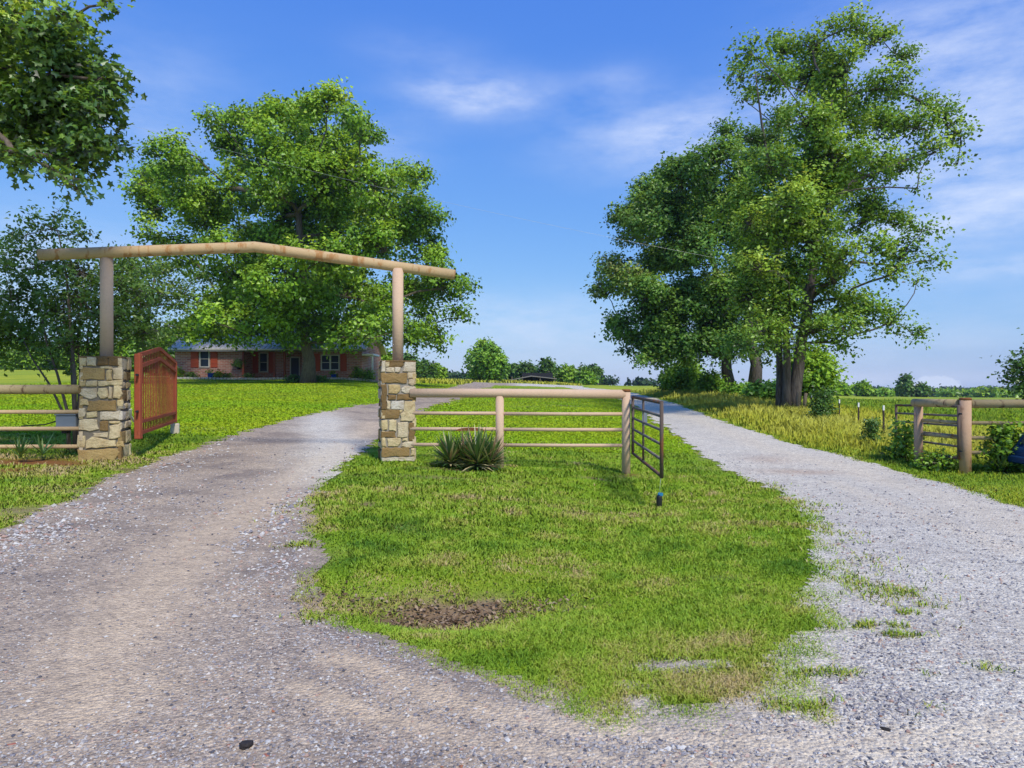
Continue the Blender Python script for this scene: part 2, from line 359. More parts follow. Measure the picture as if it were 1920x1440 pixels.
def edge_noise(X, Y):
    k = np.clip(Y/8, .7, 6)
    return (.17*fbm(X*1.1/k, Y*1.1/k, 31)+.13*fbm(X*4.5, Y*4.5, 47, 3))*np.minimum(k, 3)
def zones(X, Y):
    l = sdist(PL, X, Y); i = sdist(PI_, X, Y); r = sdist(PR, X, Y); f = sdist(PF, X, Y)
    n = edge_noise(X, Y)
    return l+n, i+n, r+n*.8, f
def blob(X, Y, cx, cy, rx, ry): return np.exp(-(((X-cx)/rx)**2+((Y-cy)/ry)**2))
DIRT = []
for px, py, rx, ry, s in [(835, 1122, .58, .24, 1.1), (910, 1116, .2, .16, 1.1), (745, 1132, .34, .19, .95), (1130, 898, .36, .16, 1.0), (1270, 1252, .34, .10, .95), (1195, 1325, .12, .12, .9), (1180, 1290, .1, .08, .7), (570, 1060, .16, .4, .9), (560, 960, .14, .7, .7),
    (800, 895, 1.4, .22, .55), (690, 945, .16, .2, .8), (745, 905, .5, .25, .4), (870, 882, .8, .18, .8), (1175, 892, .3, .2, .5), (960, 935, 1.2, .25, .3), (1105, 940, .6, .12, .3), (760, 990, .7, .3, .38), (700, 1040, .4, .3, .4), (1060, 760, .9, .35, .75), (1135, 755, .5, .3, .6), (985, 762, .8, .3, .45), (1110, 826, .5, .15, .4), (1290, 895, .5, .12, .4), (1320, 880, .4, .3, .3),
    (1040, 1130, .3, .12, .4), (1340, 1085, .3, .1, .4), (1400, 1120, .3, .12, .4), (1330, 1180, .4, .14, .3), (250, 880, .5, .14, .7), (150, 920, .6, .25, .5), (40, 960, .6, .3, .7), (60, 900, 1.2, .25, .35), (1290, 1330, .5, .08, .5), (1420, 1250, .3, .2, .4)]:
    g = G(px, py); DIRT.append((g[0], g[1], rx, ry, s))
REDS = []
for px, py, rx, ry, s in [(60, 868, 1.1, .5, 1.1), (120, 872, .5, .4, 1.0), (15, 885, .6, .5, .9), (1185, 890, .15, .1, .6)]:
    g = G(px, py); REDS.append((g[0], g[1], rx, ry, s))
def accum(L, X, Y):
    d = np.zeros(X.shape)
    for cx, cy, rx, ry, s in L: d = np.maximum(d, s*blob(X, Y, cx, cy, rx, ry))
    return d
LAWN_R = poly_px([(1055, 726)]) # unused corner helper
def field_mask(X, Y, l, i, r):
    # mown lawn near the house, hay field beyond and on the right of the road
    k = np.where(l > 0, np.clip((Y-(66+.25*np.clip(-X-20, 0, 60)))/4, 0, 1), 0)
    k = np.where((l > 0) & (X < -32), np.clip((Y-34+.3*fbm(X*.2, Y*.2, 5)*8)/6, 0, 1), k)
    k = np.where(r > 0, np.clip(r/.9-.35, 0, 1), k)
    k = np.where((l <= 0) & (i <= 0) & (r <= 0), 1., k)
    k = np.where(i > 0, np.clip((Y-70)/10, 0, 1), k)
    return k

def axis(lo, hi, step, far, g):
    a = list(np.arange(lo, hi+1e-6, step)); s = step; x = a[-1]
    while x < far: s *= g; x += s; a.append(x)
    s = step; x = a[0]; b = []
    while x > -far: s *= g; x -= s; b.append(x)
    return np.array(b[::-1]+a)
xs = axis(-9.5, 10.5, .062, 1550, 1.12)
ys = [-80, -50, -30, -18, -10, -6, -3, -1, 0, .6, 1.1]; y = 1.5; s = .055
while y < 1550:
    ys.append(y); y += s
    if y > 14: s *= 1.03
ys = np.array(ys)
GX, GY = np.meshgrid(xs, ys); gX = GX.ravel(); gY = GY.ravel(); gZ = gz(gX, gY)
nx, ny = len(xs), len(ys)
zl, zi, zr, zf = zones(gX, gY)
isgrass = (zl > 0) | (zi > 0) | (zr > 0) | (zf > 0) 
dirt = accum(DIRT, gX, gY)
edge = np.maximum.reduce([zl, zi, zr])
dirt = np.maximum(dirt, np.where(gY < 40, np.clip(.55-np.abs(edge)*2.4, 0, .55), 0))
idx = np.arange(nx*ny).reshape(ny, nx)
quads = np.stack([idx[:-1, :-1], idx[:-1, 1:], idx[1:, 1:], idx[1:, :-1]], -1).reshape(-1, 4)
go = mesh_np('ground', np.stack([gX, gY, gZ], 1), quads, M['ground'], None,
    {'field': ('POINT', field_mask(gX, gY, zl, zi, zr)), 'dirt': ('POINT', dirt), 'redsoil': ('POINT', accum(REDS, gX, gY))}, True)
tag(go, kind='structure')
qx = gX[quads].mean(1); qy = gY[quads].mean(1)
al, ai, ar, af = zones(qx, qy)
def under(X, Y):      # how far the gravel sheet runs under the thinning grass of the island
    return np.where((X > .2) & (Y < 9.5), .26, .14)*np.clip(1.1-(Y-9.5)/8, .15, 1)
SAND = DIRT[4:9]+DIRT[-2:]
sand = accum(SAND, qx, qy)+.35*fbm(qx*4, qy*4, 19)
drv = (~((al > .1) | (ai > under(qx, qy)) | (ar > .12) | (af > 0)) | ((sand > .5) & (ai > 0))) & (qy < 125) & (np.abs(qx) < 60)
used = np.unique(quads[drv]); remap = -np.ones(nx*ny, int); remap[used] = np.arange(len(used))
dX, dY = gX[used], gY[used]
# colour fields of the gravel: brownish forecourt on the left, pale limestone on the right
px_ = 960+F*dX/np.maximum(dY, 1.0)
wx = np.where(dY > 8, np.clip((1.2-dX)/2.2, 0, 1), np.clip((2.0-dX+.7*fbm(dX*.8, dY*.8, 71))/2.2, 0, 1))
band = P(640, 0, 1)[0]*dY-dX
wx = np.where((dX < 0), wx*np.clip(1-1.1*np.exp(-((dX+.30*dY-.55+.25*fbm(dX, dY*.4, 9))/.75)**2)*np.clip((dY-7.5)/3, 0, 1)*np.clip((26-dY)/6, 0, 1), 0, 1), wx)
def polydist(pts, X, Y):
    d = np.full(X.shape, 1e9)
    for (ax, ay), (bx, by) in zip(pts[:-1], pts[1:]):
        ex, ey = bx-ax, by-ay; tt = np.clip(((X-ax)*ex+(Y-ay)*ey)/(ex*ex+ey*ey), 0, 1)
        d = np.minimum(d, np.hypot(X-ax-tt*ex, Y-ay-tt*ey))
    return d
T1 = poly_px([(640, 1235), (700, 1260), (800, 1300), (950, 1342), (1100, 1372), (1300, 1392), (1500, 1402), (1700, 1392), (1900, 1375)])
T1b = poly_px([(560, 1290), (700, 1345), (900, 1395), (1100, 1425), (1400, 1440), (1700, 1425)])
T2 = poly_px([(150, 1330), (180, 1230), (260, 1130), (380, 1020), (480, 950), (560, 890), (640, 840), (700, 795)])
T3 = poly_px([(1920, 1000), (1780, 935), (1600, 880), (1450, 845), (1350, 805), (1250, 765)])
T4 = poly_px([(1920, 1040), (1700, 960), (1560, 905)])
track = np.zeros(dX.shape)
for T, w, s_ in ((T1, .13, 1.1), (T1b, .08, .8), (T2, .38, .8), (T3, .42, .75), (T4, .2, .75)):
    d = polydist(T, dX, dY)+.06*fbm(dX*3, dY*3, 13); track = np.maximum(track, s_*np.exp(-(d/w)**2))
gr = G(1500, 885); g2 = G(1440, 862)
rusty = np.maximum(blob(dX, dY, gr[0], gr[1], .7, .35), .8*blob(dX, dY, g2[0], g2[1], .5, .6))
do = mesh_np('driveway', np.stack([dX, dY, gZ[used]+.006-.02*np.clip(track, 0, 1)*0], 1), remap[quads[drv]], M['gravel'], None,
    {'warm': ('POINT', wx), 'track': ('POINT', track), 'rusty': ('POINT', rusty)}, True)
tag(do, kind='structure')

# ------------------------------------------------------------------ grass, stones, leaves on the ground (nobody could count them)
def blades(name, X, Y, hgt, wid, lean, tint, mat, zoff=-.005):
    n = len(X); Z = gz(X, Y)+zoff
    a = RNG.uniform(0, 2*math.pi, n); b = RNG.uniform(0, 2*math.pi, n); ln = lean*RNG.uniform(.2, 1.3, n)
    sx, sy = np.cos(a)*wid/2, np.sin(a)*wid/2
    lx, ly = np.cos(b)*ln*hgt, np.sin(b)*ln*hgt
    base = np.stack([X, Y, Z], 1); S = np.stack([sx, sy, 0*sx], 1)
    mid = base+np.stack([lx*.35, ly*.35, hgt*.6], 1); tip = base+np.stack([lx, ly, hgt*np.clip(1-.25*ln, .4, 1)], 1)
    V = np.stack([base-S, base+S, mid+S*.75, mid-S*.75, tip], 1).reshape(-1, 3)
    k = np.arange(n)[:, None]*5
    q = np.concatenate([k+np.array([0, 1, 2]), k+np.array([0, 2, 3]), k+np.array([3, 2, 4])], 1).reshape(-1, 3)
    return mesh_np(name, V, q, mat, None, {'tint': ('FACE', np.repeat(np.clip(tint, 0, 1), 3))})
# near lawn
def near_pts(n, y0, y1, pw=2.0):
    # more points close to the camera
    u = RNG.random(n); Y = (y0**(1-pw)+u*(y1**(1-pw)-y0**(1-pw)))**(1/(1-pw))
    X = RNG.uniform(-1.0, .9, n)*Y; return X, Y
X, Y = near_pts(1050000, 2.45, 17, 2.0)
zl, zi, zr, zf = zones(X, Y); d_ = accum(DIRT, X, Y); rd = accum(REDS, X, Y)
e = np.maximum.reduce([zl, zi, np.where(zr > 0, zr, -9)])
fade = np.where((X > 0) & (Y < 9), .5, .3)+np.where(zr > zi, .1, 0)
dens = np.clip((e+.24+.16*fbm(X*7, Y*7, 55))/fade, 0, 1)**1.2*np.clip(1.15-1.25*d_-1.2*rd, .0, 1)
cl = fbm(X*2.6, Y*2.6, 91); dens = dens*np.clip(.80+.9*cl+.4*fbm(X*.8, Y*.8, 92), .32, 1)
ok = (RNG.random(len(X)) < dens) & (field_mask(X, Y, zl, zi, zr) < .9)
X, Y, e, d_, cl = X[ok], Y[ok], e[ok], d_[ok], cl[ok]; n = len(X)
hg = (.020+.038*RNG.random(n)**1.5)*(.7+.6*np.clip(cl+.4, 0, 1))*np.clip(.55+e, .5, 1)*np.clip(Y/6, .85, 1.3)
tn = .50+.50*fbm(X*.9, Y*.9, 61)+.42*fbm(X*4, Y*4, 62)+.0*d_+.30*np.clip(fbm(X*1.7, Y*2.4, 64)-.12, 0, 1)+RNG.normal(0, .11, n)+.12*np.clip(.5-e, 0, .5)
far_l = np.where((X < -4.5) & (Y < 11.5), .22, 0)
go_ = blades('lawn_grass', X, Y, hg, np.clip(.0014*Y, .004, .02), 1.0, tn+far_l, M['grass']); tag(go_, 'short mown grass of the lawn and the island between the drives', 'grass', kind='stuff')
# tufts growing in the gravel
tp = []
for px, py, rx, ry, k in [(1640, 1115, .3, .5, 500), (1595, 1090, .15, .5, 350), (1700, 1117, .15, .12, 200), (1690, 1155, .1, .05, 160), (1775, 1262, .25, .05, 420), (1660, 1338, .08, .06, 260), (1705, 1334, .12, .03, 300), (1690, 1197, .1, .03, 130), (1590, 1335, .16, .08, 260), (1535, 1265, .2, .05, 300), (1745, 1145, .1, .1, 130), (1620, 1180, .25, .05, 420), (1480, 950, .5, .5, 500), (1540, 1000, .3, .6, 420), (1420, 915, .5, .5, 300), (1660, 1195, .06, .03, 70), (1500, 1330, .2, .06, 260), (555, 955, .2, .5, 260), (560, 1025, .18, .12, 300), (590, 1150, .1, .1, 200), (1650, 1060, .3, .5, 160), (690, 1210, .1, .04, 80)]:
    g = G(px, py); a = RNG.normal(0, 1, (k, 2)); tp.append(np.stack([g[0]+a[:, 0]*rx*.6, g[1]+a[:, 1]*ry*.6], 1))
tp = np.concatenate(tp); keep = fbm(tp[:, 0]*5, tp[:, 1]*5, 12) > -.12; tp = tp[keep]; n = len(tp)
o_ = blades('grass_tufts', tp[:, 0], tp[:, 1], .025+.04*RNG.random(n), np.clip(.0017*tp[:, 1], .005, .02), 1.1, .62+RNG.normal(0, .2, n), M['grass']); tag(o_, 'sparse grass tufts growing through the pale gravel', 'grass', kind='stuff')
# far lawn
X, Y = near_pts(380000, 15, 68, 1.7)
zl, zi, zr, zf = zones(X, Y); fm = field_mask(X, Y, zl, zi, zr)
ok = (np.maximum(zl, zi) > .1) & (fm < .5) & (RNG.random(len(X)) > 1.1*accum(DIRT, X, Y)); X, Y = X[ok], Y[ok]; n = len(X)
tn = .55+.2*fbm(X*.35, Y*.35, 61)+.10*fbm(X*.05, Y*.3, 66)+.06*fbm(X*1.5, Y*1.5, 62)+RNG.normal(0, .05, n)
o_ = blades('far_lawn_grass', X, Y, .022+.018*RNG.random(n), .0018*Y, .9, tn, M['lawn']); tag(o_, 'mown grass running up to the brick house', 'grass', kind='stuff')
# tall grass
X = RNG.uniform(1, 60, 420000); u = RNG.random(420000); Y = (7**(-.9)+u*(80**(-.9)-7**(-.9)))**(1/-.9); X = Y*RNG.uniform(.12, .92, len(Y))
zl, zi, zr, zf = zones(X, Y); cl = fbm(X*.9, Y*.9, 23)
band = np.clip(zr/.5, 0, 1)
ok = (zr > .04) & (RNG.random(len(X)) < band*np.clip(.75+.7*cl, .15, 1)); X, Y, zr, cl = X[ok], Y[ok], zr[ok], cl[ok]; n = len(X)
gate_zone = np.clip(1-np.hypot(X-8.2, Y-12.5)/4.2, 0, 1)
gold = np.exp(-((zr-3.0)/3.0)**2)*np.clip((Y-11)/5, 0, 1)
tallness = np.clip(zr/1.3, .12, 1)*(.55+.5*np.clip(cl+.3, 0, 1))*np.clip(.25+(Y-8)/14, .22, 1)
hg = (.12+.46*RNG.random(n))*tallness*(1-.45*gate_zone)*np.where(zr > 9, .6, 1)
tn = .42+.56*gold+.28*fbm(X*.5, Y*.5, 24)+RNG.normal(0, .13, n)-.32*gate_zone-.08*np.clip(zr-7, 0, 3)
o_ = blades('tall_grass', X, Y, hg+.03, np.clip(.0011*Y, .006, .05), .55, tn, M['tallgrass']); tag(o_, 'tall yellow seeding grass along the right of the road', 'tall grass', kind='stuff')
# hay field behind the house lawn
X, Y = near_pts(90000, 40, 180, 1.4); zl, zi, zr, zf = zones(X, Y); fm = field_mask(X, Y, zl, zi, zr)
ok = (fm > .5) & (zr <= 0) & ((zl > 0) | (zf > 0)) & (X > -24); X, Y = X[ok], Y[ok]; n = len(X)
o_ = blades('hay_field_grass', X, Y, .15+.35*RNG.random(n), .0014*Y, .5, .78+.25*fbm(X*.1, Y*.06, 8)+RNG.normal(0, .1, n), M['tallgrass']); tag(o_, 'yellow hay grass in the field beyond the lawn', 'field grass', kind='stuff')

# loose stones
X, Y = near_pts(190000, 2.3, 15, 2.1)
zl, zi, zr, zf = zones(X, Y); e = np.maximum.reduce([zl, zi, zr])
w_edge = np.exp(-((e+.2)/np.where(X < -2.2, .5, .22))**2)*np.where((X < 0) | (Y < 5), 1, .35)
tk = np.zeros(len(X))
for T, w_ in ((T1, .13), (T1b, .08), (T2, .3), (T3, .35)): tk = np.maximum(tk, np.exp(-(polydist(T, X, Y)/w_)**2))
ok = (e < .03) & (RNG.random(len(X)) > .92*tk) & (RNG.random(len(X)) < .26+.74*w_edge*np.clip(.5+fbm(X*1.5, Y*1.5, 77), 0, 1)+.25*np.clip(fbm(X, Y, 78), 0, 1)); X, Y, e, w_edge = X[ok], Y[ok], e[ok], w_edge[ok]; n = len(X)
r = (.0035+.008*RNG.random(n)**2.5)*(1+np.where(X < -2.2, 1.2, np.where(Y < 5, .25, .9))*w_edge*RNG.random(n))*np.clip(Y/5, .8, 1.5)
base = np.array([[1, 0, 0], [0, 1, 0], [-1, 0, 0], [0, -1, 0], [0, 0, .75], [0, 0, -.6], ], float)
V = base[None]*(1+RNG.uniform(-.3, .35, (n, 6, 3)))*r[:, None, None]
V += RNG.uniform(-.25, .25, (n, 6, 3))*r[:, None, None]
a = RNG.uniform(0, 6.28, n); ca, sa = np.cos(a), np.sin(a); st_ = RNG.uniform(.8, 1.5, n)
vx = V[:, :, 0]*st_[:, None]; vy = V[:, :, 1]
V = np.stack([vx*ca[:, None]-vy*sa[:, None], vx*sa[:, None]+vy*ca[:, None], V[:, :, 2]], 2)
V += np.stack([X, Y, gz(X, Y)+.006+r*.25], 1)[:, None]
fo = np.array([[0, 1, 4], [1, 2, 4], [2, 3, 4], [3, 0, 4], [1, 0, 5], [2, 1, 5], [3, 2, 5], [0, 3, 5]])
tn = np.clip(.50+.26*RNG.normal(0, 1, n)+.22*w_edge*(Y > 4.5)+.10*(X > 2), 0, .97); tn[RNG.random(n) < .0015] = 1
o_ = mesh_np('loose_gravel', V.reshape(-1, 3), (np.arange(n)[:, None, None]*6+fo[None]).reshape(-1, 3), M['stones'], None, {'tint': ('FACE', np.repeat(tn, 8))})
tag(o_, 'loose pebbles scattered over the gravel drive', 'gravel', kind='stuff')

# ------------------------------------------------------------------ foliage generator
def unit(v): return v/(np.linalg.norm(v, axis=-1, keepdims=True)+1e-9)
STAR = np.array([(0, 0)]+[(math.sin(a)*r, .45-math.cos(a)*r) for a, r in [(math.radians(k*36), (.5 if k % 2 else .24) if k else .45) for k in range(10)]])
def leaves(centers, radii, n_tot, leaf, wid=.55, twig=.5, spread=.16, per=14, up=.35, shell=2.2, flat=.8, upn=.9, tint=None, tvar=.10, seed=1, star=False, sub=0, outn=.6):
    """twigs of leaves scattered through ellipsoids; returns V, F, face tint, twig origins"""
    r_ = np.random.default_rng(seed); C = np.asarray(centers, float); R = np.asarray(radii, float)
    w = R**2.1; cnt = np.maximum(2, (w/w.sum()*n_tot/per)).astype(int)
    bi = np.repeat(np.arange(len(R)), cnt); m = len(bi)
    dr = unit(r_.normal(0, 1, (m, 3))); rr = r_.random(m)**(1/shell)
    sh = np.zeros(m)
    if sub:
        sd_ = unit(r_.normal(0, 1, (len(R), sub, 3))+np.array([0, 0, .35])); sj = r_.integers(0, sub, m); sc_ = sd_[bi, sj]*(R[bi]*.68)[:, None]
        off = sc_+dr*(rr*R[bi]*.42)[:, None]*np.array([1, 1, .75]); sh = r_.normal(0, .08, (len(R), sub))[bi, sj]; dr = unit(dr*.8+sd_[bi, sj]*.5)
    else: off = dr*rr[:, None]*R[bi][:, None]
    off[:, 2] *= flat
    o = C[bi]+off
    d = unit(dr*.75+np.array([0, 0, up])+r_.normal(0, .45, (m, 3)))
    tl = twig*r_.uniform(.6, 1.3, m)
    ti = np.repeat(np.arange(m), per); N = len(ti); s = r_.random(N)
    p = o[ti]+d[ti]*(s*tl[ti])[:, None]+r_.normal(0, spread, (N, 3))*np.array([1, 1, .6])
    p[:, 2] -= .25*spread*s
    nrm = unit(np.array([0, 0, upn])+r_.normal(0, .55, (N, 3))+outn*dr[ti])
    ax = unit(np.cross(nrm, r_.normal(0, 1, (N, 3)))+.0*d[ti]); ax = unit(ax+.5*d[ti]+np.array([0, 0, -.18]))
    sd = unit(np.cross(nrm, ax)); nn = np.cross(ax, sd)
    L = leaf*r_.uniform(.55, 1.4, N)
    cnv = unit(dr[ti]+np.array([0, 0, .35])+r_.normal(0, .25, (N, 3))); CN[0] = np.repeat(cnv, 10 if star else 2, axis=0)
    bt = (0 if tint is None else np.asarray(tint)[bi])
    base_t = .46+r_.normal(0, .07, len(R))[bi]+bt+sh+r_.normal(0, .06, m)
    tn = np.clip(base_t[ti]+r_.normal(0, tvar, N), 0, 1)
    if star:
        k = len(STAR); V = p[:, None]+ax[:, None]*(STAR[None, :, 1:2]*L[:, None, None])+sd[:, None]*(STAR[None, :, 0:1]*L[:, None, None])
        V[:, 1:] -= nn[:, None]*(np.abs(STAR[1:, 0])[None, :, None]*.35*L[:, None, None])
        fo = np.array([[0, 1+i, 1+(i+1) % 10] for i in range(10)])
        # star centre at index 0 placed mid leaf
        V[:, 0] = p+ax*(L*.45)[:, None]
        Fc = (np.arange(N)[:, None, None]*k+fo[None]).reshape(-1, 3); return V.reshape(-1, 3), Fc, np.repeat(tn, 10), o, bi
    W = L*wid*.5
    a = p; b = p+ax*(L*.45)[:, None]+sd*W[:, None]+nn*(W*.4)[:, None]; c = p+ax*L[:, None]; e = p+ax*(L*.45)[:, None]-sd*W[:, None]+nn*(W*.4)[:, None]
    V = np.stack([a, b, c, e], 1).reshape(-1, 3); k = np.arange(N)[:, None]*4
    Fc = np.concatenate([k+np.array([0, 1, 2]), k+np.array([0, 2, 3])], 1).reshape(-1, 3)
    return V, Fc, np.repeat(tn, 2), o, bi

def skeleton(mb, trunk, tr, C, R, tipr=.03, twigs=None, twr=.008, seed=0, sides=7, grow=.5, bend=.12):
    """trunk polyline + limbs that reach every clump centre, then thin twigs"""
    r_ = random.Random(seed); trunk = [np.array(p, float) for p in trunk]
    mb.tube(trunk, tr, max(sides+3, 9))
    nodes = []; par = []; path = []
    for i in range(len(trunk)-1):
        for f in (0, .33, .66):
            nodes.append(trunk[i]*(1-f)+trunk[i+1]*f); par.append(-1); path.append(0.)
    nodes.append(trunk[-1]); par.append(-1); path.append(0.)
    nt = len(nodes); h0 = trunk[0][2]+.22*(trunk[-1][2]-trunk[0][2])
    order = sorted(range(len(C)), key=lambda i: min(np.linalg.norm(C[i]-q) for q in nodes[:nt]))
    own = {}
    for i in order:
        best = None
        for j, q in enumerate(nodes):
            if j < nt and q[2] < h0: continue
            dv = C[i]-q; dist = np.linalg.norm(dv)+.35*path[j]+(1.2*max(0, q[2]-C[i][2]))*(.8 if j < nt else .3)
            if best is None or dist < best[0]: best = (dist, j)
        j = best[1]; own[i] = len(nodes); nodes.append(np.array(C[i], float)); par.append(j); path.append(path[j]+np.linalg.norm(C[i]-nodes[j]))
    desc = [1]*len(nodes)
    for k in range(len(nodes)-1, nt-1, -1):
        if par[k] >= 0: desc[par[k]] += desc[k]
    trr = np.interp(np.linspace(0, 1, nt), np.linspace(0, 1, len(tr)), tr)
    for k in range(nt, len(nodes)):
        j = par[k]; a, b = nodes[j], nodes[k]; L = np.linalg.norm(b-a)
        ra = tipr*desc[k]**grow; ra = min(ra, trr[j]*.8) if j < nt else ra
        rb = tipr*max(1, desc[k]-1)**grow if desc[k] > 1 else tipr*.6
        off = np.array([r_.uniform(-1, 1), r_.uniform(-1, 1), r_.uniform(-.2, .9)])*L*bend
        off2 = np.array([r_.uniform(-1, 1), r_.uniform(-1, 1), r_.uniform(-.6, .6)])*L*bend*.5
        mb.tube([a, a+(b-a)*.35+off, a+(b-a)*.7+off*.7+off2, b], [ra, ra*.85, (ra*.5+rb*.5), rb], sides, False)
    if twigs is not None:
        o, bi, frac = twigs
        for q in range(len(o)):
            if r_.random() > frac: continue
            a = C[bi[q]]; b = o[q]; m_ = (a+b)/2+np.array([r_.uniform(-1, 1), r_.uniform(-1, 1), r_.uniform(-.2, .8)])*.12*np.linalg.norm(b-a)
            mb.tube([a, m_, b], [twr*1.6, twr*1.2, twr*.7], 3, False, False)

def px_blobs(lst, Y, depth, xc, seed, scale=1, ox=0, oy=0, wfrac=.85):
    r_ = random.Random(seed); C = []; R = []; W = max(abs((ox+b[0]/scale)-xc) for b in lst)+1e-6
    for b in lst:
        x, y_, r = ox+b[0]/scale, oy+b[1]/scale, b[2]/scale
        tt = min(1, abs(x-xc)/W); dm = depth*math.sqrt(max(.02, 1-tt*tt))*wfrac
        dy = b[3] if len(b) > 3 else r_.uniform(-1, 1)*dm
        C.append(P(x, y_, Y+dy)); R.append(r/F*(Y+dy))
    return np.array(C), np.array(R)

def tree(name, label, cat, base, trunk, tr, C, R, n, leaf, lmat, bmat, group=None, tipr=.03, twr=.01, twfrac=.3, seed=1, extra_stems=(), **kw):
    e = empty(name, base); tag(e, label, cat, group)
    V, Fc, tn, o, bi = leaves(C, R, n, leaf, seed=seed, **kw)
    mb = MB(); skeleton(mb, trunk, tr, C, R, tipr, (o, bi, twfrac), twr, seed)
    for pts, rr in extra_stems: mb.tube(pts, rr, 10)
    mb.build('trunk', bmat, e)
    mesh_np('crown', V, Fc, lmat, e, {'tint': ('FACE', tn)})
    return e
def flare(base, top, r0, r1, n=7, wob=.04, seed=0, fl=1.55):
    """tapered trunk with a root flare"""
    r_ = random.Random(seed); base = np.array(base, float); top = np.array(top, float); L = np.linalg.norm(top-base); pts = []; rr = []
    for i in range(n):
        f = i/(n-1); q = base*(1-f)+top*f
        if 0 < i < n-1: q = q+np.array([r_.uniform(-1, 1), r_.uniform(-1, 1), 0])*wob*L*.3
        pts.append(q); rr.append((r0*(1-f)+r1*f)*(1+(fl-1)*math.exp(-f*14)))
    pts[0] = pts[0]-np.array([0, 0, .15]); return pts, rr

# ---- big tree in front of the house
LB = [(1060,130,110),(960,210,130),(830,190,110),(700,170,85),(560,210,80),(515,150,40),(1180,170,75),(1240,260,90),(340,300,50),(300,370,90),(230,460,110),(150,480,50),(400,400,90),(330,560,110),(220,600,80),(190,700,60),(450,560,100),(480,680,110),(600,500,80),(600,640,90),(640,330,100),(760,380,120),(900,380,140),(1050,330,130),(1200,420,120),(1300,500,110),(1420,470,90),(1500,470,65),(1450,600,110),(1560,640,70),(1350,660,120),(1180,580,120),(1000,560,140),(880,620,120),(800,520,100),(1500,760,110),(1600,860,75),(1350,800,120),(1200,820,110),(900,950,150),(720,900,110),(640,960,100),(560,1080,100),(430,1180,70),(700,1080,120),(860,1120,130),(1000,1080,140),(1150,1020,130),(1300,1060,120),(1450,980,120),(1600,980,95),(1710,970,55),(1560,1150,80),(1690,1120,50),(1610,1250,40),(1450,1180,80),(1330,1200,70),(1000,1190,80),(860,1190,80),(300,800,80),(390,820,70),(560,780,90),(960,760,110),(1100,720,110),(780,760,80),
      (760,250,90),(420,1195,55,-3),(560,1185,60,-3),(690,1205,55,-3),(630,1150,80,-3),(1130,1215,65,-3),(1230,1225,50,-3),(500,1205,45,-2),(1040,640,130),(860,760,110),(1040,840,110),(740,760,100),(560,900,80),(780,1000,110),(980,450,130),(1120,480,110),(680,600,80),(520,1150,80),(1120,1170,90),(1250,1180,70),(1240,960,100),(1080,920,110)]
base = GP(577, 50); C, R = px_blobs(LB, 50, 9.5, 560, 3, 2.571, 200, 160)
tp_, tr_ = flare(base, P(560, 400, 50), .42, .22, 8, .05, 2)
tree('shade_tree', 'huge broad green shade tree in front of the brick house', 'tree', base, tp_, tr_, C, R*.96, 150000, .25, M['leaf_oak'], M['bark'], seed=4, tipr=.055, twr=.014, twfrac=.25, wid=.72, twig=.8, spread=.26, per=16, shell=3, flat=.9, tvar=.08, upn=.8, sub=7, outn=.9)
# ---- thin olive branches hanging left of it
LB2 = [(40,870,50),(110,900,60),(200,880,60),(280,900,55),(150,990,60),(260,1000,60),(360,980,50),(440,930,45),(90,1060,60),(330,1060,50),(180,1110,50),(60,1180,60),(150,1200,60),(250,1210,55),(300,1160,45),(230,1270,50),(420,1050,40)]
base2 = GP(262, 47); C, R = px_blobs(LB2, 46, 3.5, 290, 8, 2.571, 200, 160)
tp_, tr_ = flare(base2, P(290, 520, 46), .16, .06, 6, .05, 3)
tree('olive_tree', 'sparse olive tinted tree seen through the timber-coloured arch, left of house', 'tree', base2, tp_, tr_, C, R*.85, 6000, .24, M['leaf_crape'], M['bark'], seed=9, tipr=.03, twr=.012, wid=.6, twig=.7, spread=.28, per=10, shell=2, tvar=.14, tint=RNG.uniform(.0, .3, len(C)))

# ---- front tree of the right-hand group
RB = [(910,60,60),(840,60,38),(1000,110,65),(1090,165,50),(780,130,75),(680,150,70),(570,150,55),(530,230,45),(545,310,35),(640,240,80),(760,260,110),(900,220,110),(1020,270,85),(1110,240,35),(1180,330,45),(1240,390,62),(1295,440,38),(1285,530,28),(1140,410,75),(1010,400,95),(880,380,110),(760,400,110),(660,400,70),(640,540,80),(720,540,110),(860,520,110),(980,520,75),(1090,560,60),(1190,500,55),(1145,615,22),(900,640,85),(1000,660,55),(780,660,100),(650,680,90),(560,660,85),(490,690,60),(600,780,85),(700,800,90),(830,770,70),(950,740,85),(1060,750,60),(1160,765,40),(1100,840,60),(1190,865,38),(980,840,65),(880,860,60),(1040,920,50),(1140,950,25),(600,900,80),(700,900,70),(560,1000,85),(640,1020,75),(780,980,80),(880,1000,80),(960,1040,75),(1050,1080,50),(1130,1125,35),(900,1110,55),(820,1090,60),(600,1110,75),(530,1160,45),(660,1150,50),(700,1000,70,-2.2),(740,900,80,-2.4),(830,860,70,-2.2),(760,800,90,-2.6),(690,1085,60,-2),(790,1110,60,-2),(640,940,80,-1.5),(720,1160,42,-1.8),(610,1180,50,-1),(860,940,70,-1.5),(700,720,90,-3),(820,700,80,-3),(780,620,90,-3),(840,500,90,-3),(560,860,80,-1),(590,930,80,-1),(860,1150,50,-.5),(920,1060,60,-1),(700,680,90),(830,600,90),(760,480,90),(1000,580,50),(560,740,70)]
tint = np.array([.14 if b[0] < 720 and b[1] > 560 else (-.06 if b[0] > 950 else .02) for b in RB])  # sunlit lower left and backlit right side painted in through leaf tint
base = GP(1486, 30); C, R = px_blobs(RB, 30, 5.0, 1500, 5, 1.846, 1100, 20)
